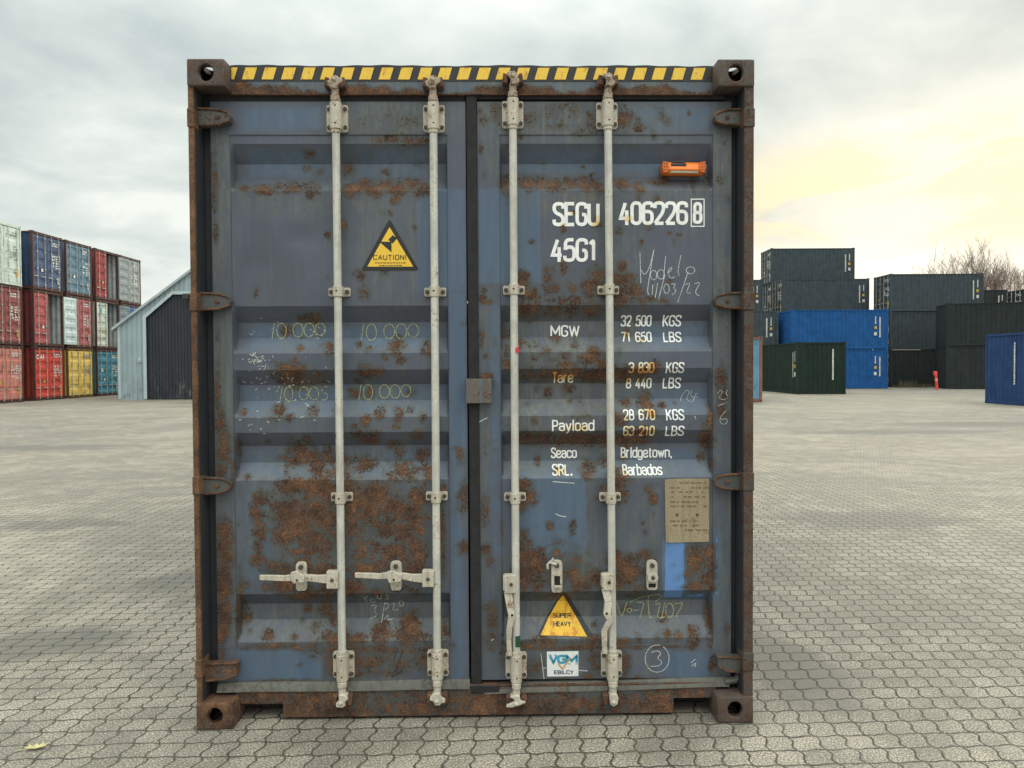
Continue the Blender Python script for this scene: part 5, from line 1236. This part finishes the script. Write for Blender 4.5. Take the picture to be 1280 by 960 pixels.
def bandpath(pts, wd, y0, y1):
    for (x0, z0), (x1, z1) in zip(pts[:-1], pts[1:]):
        d = Vector((x1-x0, z1-z0)).normalized(); n_ = Vector((-d.y, d.x))*wd/2; e = d*wd*.4
        b.prism([(x0-e.x+n_.x, z0-e.y+n_.y), (x1+e.x+n_.x, z1+e.y+n_.y), (x1+e.x-n_.x, z1+e.y-n_.y), (x0-e.x-n_.x, z0-e.y-n_.y)], y0, y1)
bandpath([(DX0-.06, 0.1), (DX0-.06, 4.15)], .15, -.035, .02); bandpath([(DX0-.04, 4.14), (DX0+1.36, 5.32)], .15, -.038, .02); bandpath([(DX0+1.36, 5.32), (DX1-1.36, 5.32)], .15, -.041, .02); bandpath([(DX1-1.36, 5.32), (DX1+.04, 4.14)], .15, -.038, .02); bandpath([(DX1+.06, .1), (DX1+.06, 4.15)], .15, -.035, .02)
bandpath([(.05, .1), (.05, EV)], .12, -.03, .02)
b.build('door_trim', m_tr, shed)
b = MB()
for s in (0, 1):
    q = [(-.25, EV-.1825), (SW/2, RIDGE)] if s == 0 else [(SW+.25, EV-.1825), (SW/2, RIDGE)]
    (x0, z0), (x1, z1) = q
    b.add([(x0, -.15, z0), (x1, -.15, z1), (x1, SD, z1), (x0, SD, z0), (x0, -.15, z0+.14), (x1, -.15, z1+.14), (x1, SD, z1+.14), (x0, SD, z0+.14)], [(0, 1, 2, 3), (4, 5, 6, 7), (0, 1, 5, 4), (2, 3, 7, 6), (0, 3, 7, 4), (1, 2, 6, 5)])
b.build('roof', plain('pale_grey_roof_sheet', (.36, .43, .46), .5, 0, .15, 1), shed)
for x in (0.0, SW):
    b = MB(); b.box(x-.02, x+.02, .04, SD, 0, EV); b.build('side_wall', m_cl, shed)
b = MB(); b.box(0, SW, SD-.03, SD, 0, EV); b.prism([(0, EV), (SW, EV), (SW/2, RIDGE)], SD-.03, SD); b.build('rear_wall', m_cl, shed)
b = MB(); lx = (236-645)/FOC*38.3+19.85; b.box(lx-.16, lx+.12, -.30, -.05, 4.76+.22, 5.00+.26); b.box(lx-.04, lx+.04, -.08, 0.0, 5.0, 5.08); b.build('floodlight', plain('dark_lamp_case', (.03, .032, .035), .5), shed, bevel=.02)
b = MB(); b.box(1.02, 1.14, -.10, 0, 1.90, 2.06); b.disc(1.08, 1.98, .04, -.115, -.10, 12, 1); b.build('wall_box', [plain('white_box_plastic', (.62, .64, .63), .5), M['greyplastic']], shed, bevel=.01)

# --- red marker post, weeds, leaf
p = empty('marker_post', BG(XP(1170, 46.9), 46.9)); p.rotation_euler = (0, R(-5), -YB); tag(p, 'short red plastic marker post leaning slightly beside the dark containers', 'marker post')
b = MB(); b.tube([(0, 0, 0), (0, 0, .9)], [.082, .068], 14); b.build('post', plain('red_post_plastic', (.72, .06, .05), .5, 0, .15, 4), p, smooth=50)
b = MB(); b.box(-.12, .075, -.075, .075, .88, 1.14); b.build('head', plain('red_head_plastic', (.70, .055, .05), .5, 0, .15, 4), p, bevel=.03)
b = MB(); b.tube([(0, 0, .56), (0, 0, .70)], .080, 14); b.build('reflector', plain('pale_reflective_band', (.70, .30, .28), .5, 0, .15, 4), p, smooth=50)

b = MB(); wx0, wx1 = XP(1114, 52.6), XP(1172, 52.6)
for i in range(420):
    x = wx0+(wx1-wx0)*rnd.random(); y = 52.55-abs(rnd.gauss(0, .25)); h = rnd.uniform(.08, .40)*(1.6 if abs(x-(XP(1132, 52.6))) < .6 else .8)
    c = BG(x, y); a = rnd.uniform(0, 6.28); l = rnd.uniform(.05, .16); wd = rnd.uniform(.008, .02)
    t1 = (c[0]+math.cos(a)*l, c[1]+math.sin(a)*l, h)
    b.add([(c[0]-wd, c[1], 0), (c[0]+wd, c[1], 0), t1], [(0, 1, 2)], i % 2)
tag(b.build('weeds', [plain('dry_weed', (.16, .13, .07), .8), plain('green_weed', (.05, .07, .03), .8)]), 'low dry weeds along the foot of the charcoal containers', 'weeds', kind='stuff')

gx, gy = ground_at(45, 937)
b = MB(); lf = [(-.045, .0), (-.03, .008), (-.034, .022), (-.014, .012), (-.004, .028), (.006, .012), (.024, .026), (.022, .010), (.05, .012), (.03, .0), (.036, -.014), (.014, -.008), (.0, -.02), (-.012, -.008), (-.028, -.014)]
n = len(lf); c, s = math.cos(.25), math.sin(.25)
hz = lambda x, y: .008+.014*abs(y)/.028*.5+.010*(x/.05)**2
vs = [(x*c-y*s, x*s+y*c, hz(x, y)) for x, y in lf]; vs2 = [(v[0], v[1], v[2]-.0012) for v in vs]
b.add(vs+[(0, 0, .006)]+vs2+[(0, 0, .0048)], [(i, (i+1) % n, n) for i in range(n)]+[((i+1) % n+n+1, i+n+1, 2*n+1) for i in range(n)])
b.tube([(-.07*c, -.07*s, .004), (-.05*c, -.05*s, .008), (-.03*c, -.03*s, .010)], .0016, 5)
o = b.build('fallen_leaf', plain('yellow_leaf', (.50, .44, .21), .7, 0, .25, 60)); o.location = (gx, gy, 0); tag(o, 'pale yellow fallen maple leaf lying on the paving', 'leaf')

# --- bare trees
def bark(name, c): return plain(name, c, .9, 0, .3, 3)
def bare_tree(Xr, d, h, seed, label, m1, m2, spread=.56):
    rr = random.Random(seed); trunk = MB(); crown = MB()
    def grow(p, dr, ln, r, lev):
        n = 4; pts = [p]; q = p.copy(); dd = dr.copy()
        for i in range(n):
            dd = (dd+Vector((rr.gauss(0, .09), rr.gauss(0, .09), rr.gauss(.03, .05)))).normalized(); q = q+dd*(ln/n); pts.append(q.copy())
        rs = [r*(1-.45*i/n) for i in range(n+1)]
        (trunk if lev == 0 else crown).tube(pts, rs, 6 if lev < 2 else 3)
        if lev >= 6: return
        k = (6, 4, 4, 3, 3, 2)[lev]
        for i in range(k):
            t = rr.uniform(.35, 1.0) if i < k-1 else 1.0
            a = pts[min(n-1, int(t*n))].lerp(pts[min(n, int(t*n)+1)], t*n-int(t*n)) if t < 1 else pts[-1]
            ax = Vector((rr.gauss(0, 1), rr.gauss(0, 1), rr.gauss(0, .35))).normalized(); nd = (dd+ax*rr.uniform(.45, .95)*spread*1.25+Vector((0, 0, .18))).normalized()
            grow(a, nd, ln*rr.uniform(.58, .80), max(.010, rs[-1]*rr.uniform(.54, .80)), lev+1)
    grow(Vector((0, 0, -.05)), Vector((rr.gauss(0, .05), rr.gauss(0, .05), 1)).normalized(), h*.30, h*.014, 0)
    top = max(v[2] for v in crown.v); wide = max(math.hypot(v[0], v[1]) for v in crown.v); kz = h/top; kx = min(kz, h*.52/wide)
    for m_ in (trunk, crown): m_.v = [(v[0]*kx, v[1]*kx, v[2]*kz) for v in m_.v]
    mx_ = sum(v[0] for v in crown.v)/len(crown.v)
    t = empty('bare_tree', BG(Xr-mx_, d)); tag(t, label, 'tree', 'bare trees behind the containers')
    trunk.build('trunk', m1, t); crown.build('crown', m2, t)
    return t
bk, tw, tw2 = bark('dark_bark', (.060, .047, .035)), bark('brown_twigs', (.20, .16, .13)), bark('reddish_twigs', (.22, .15, .13))  # twigs paler than bark, distance haze put into their colour
bare_tree(XP(1168, 84), 84, 14.0, 11, 'leafless tree with reddish twigs rising behind the charcoal stack, leftmost of the bare trees', bk, tw2)
bare_tree(XP(1196, 88), 88, 16.6, 8, 'tallest leafless tree, upright and grey brown, above the middle of the charcoal container', bk, tw)
bare_tree(XP(1238, 86), 86, 16.0, 23, 'leafless tree rising over the right end of the charcoal container', bk, tw)
bare_tree(XP(1266, 82), 82, 14.6, 3, 'leafless tree with a forked trunk seen down to the rearmost dark containers', bk, tw2)
bare_tree(XP(1300, 85), 85, 14.6, 14, 'leafless tree cut by the right edge of the picture', bk, tw)
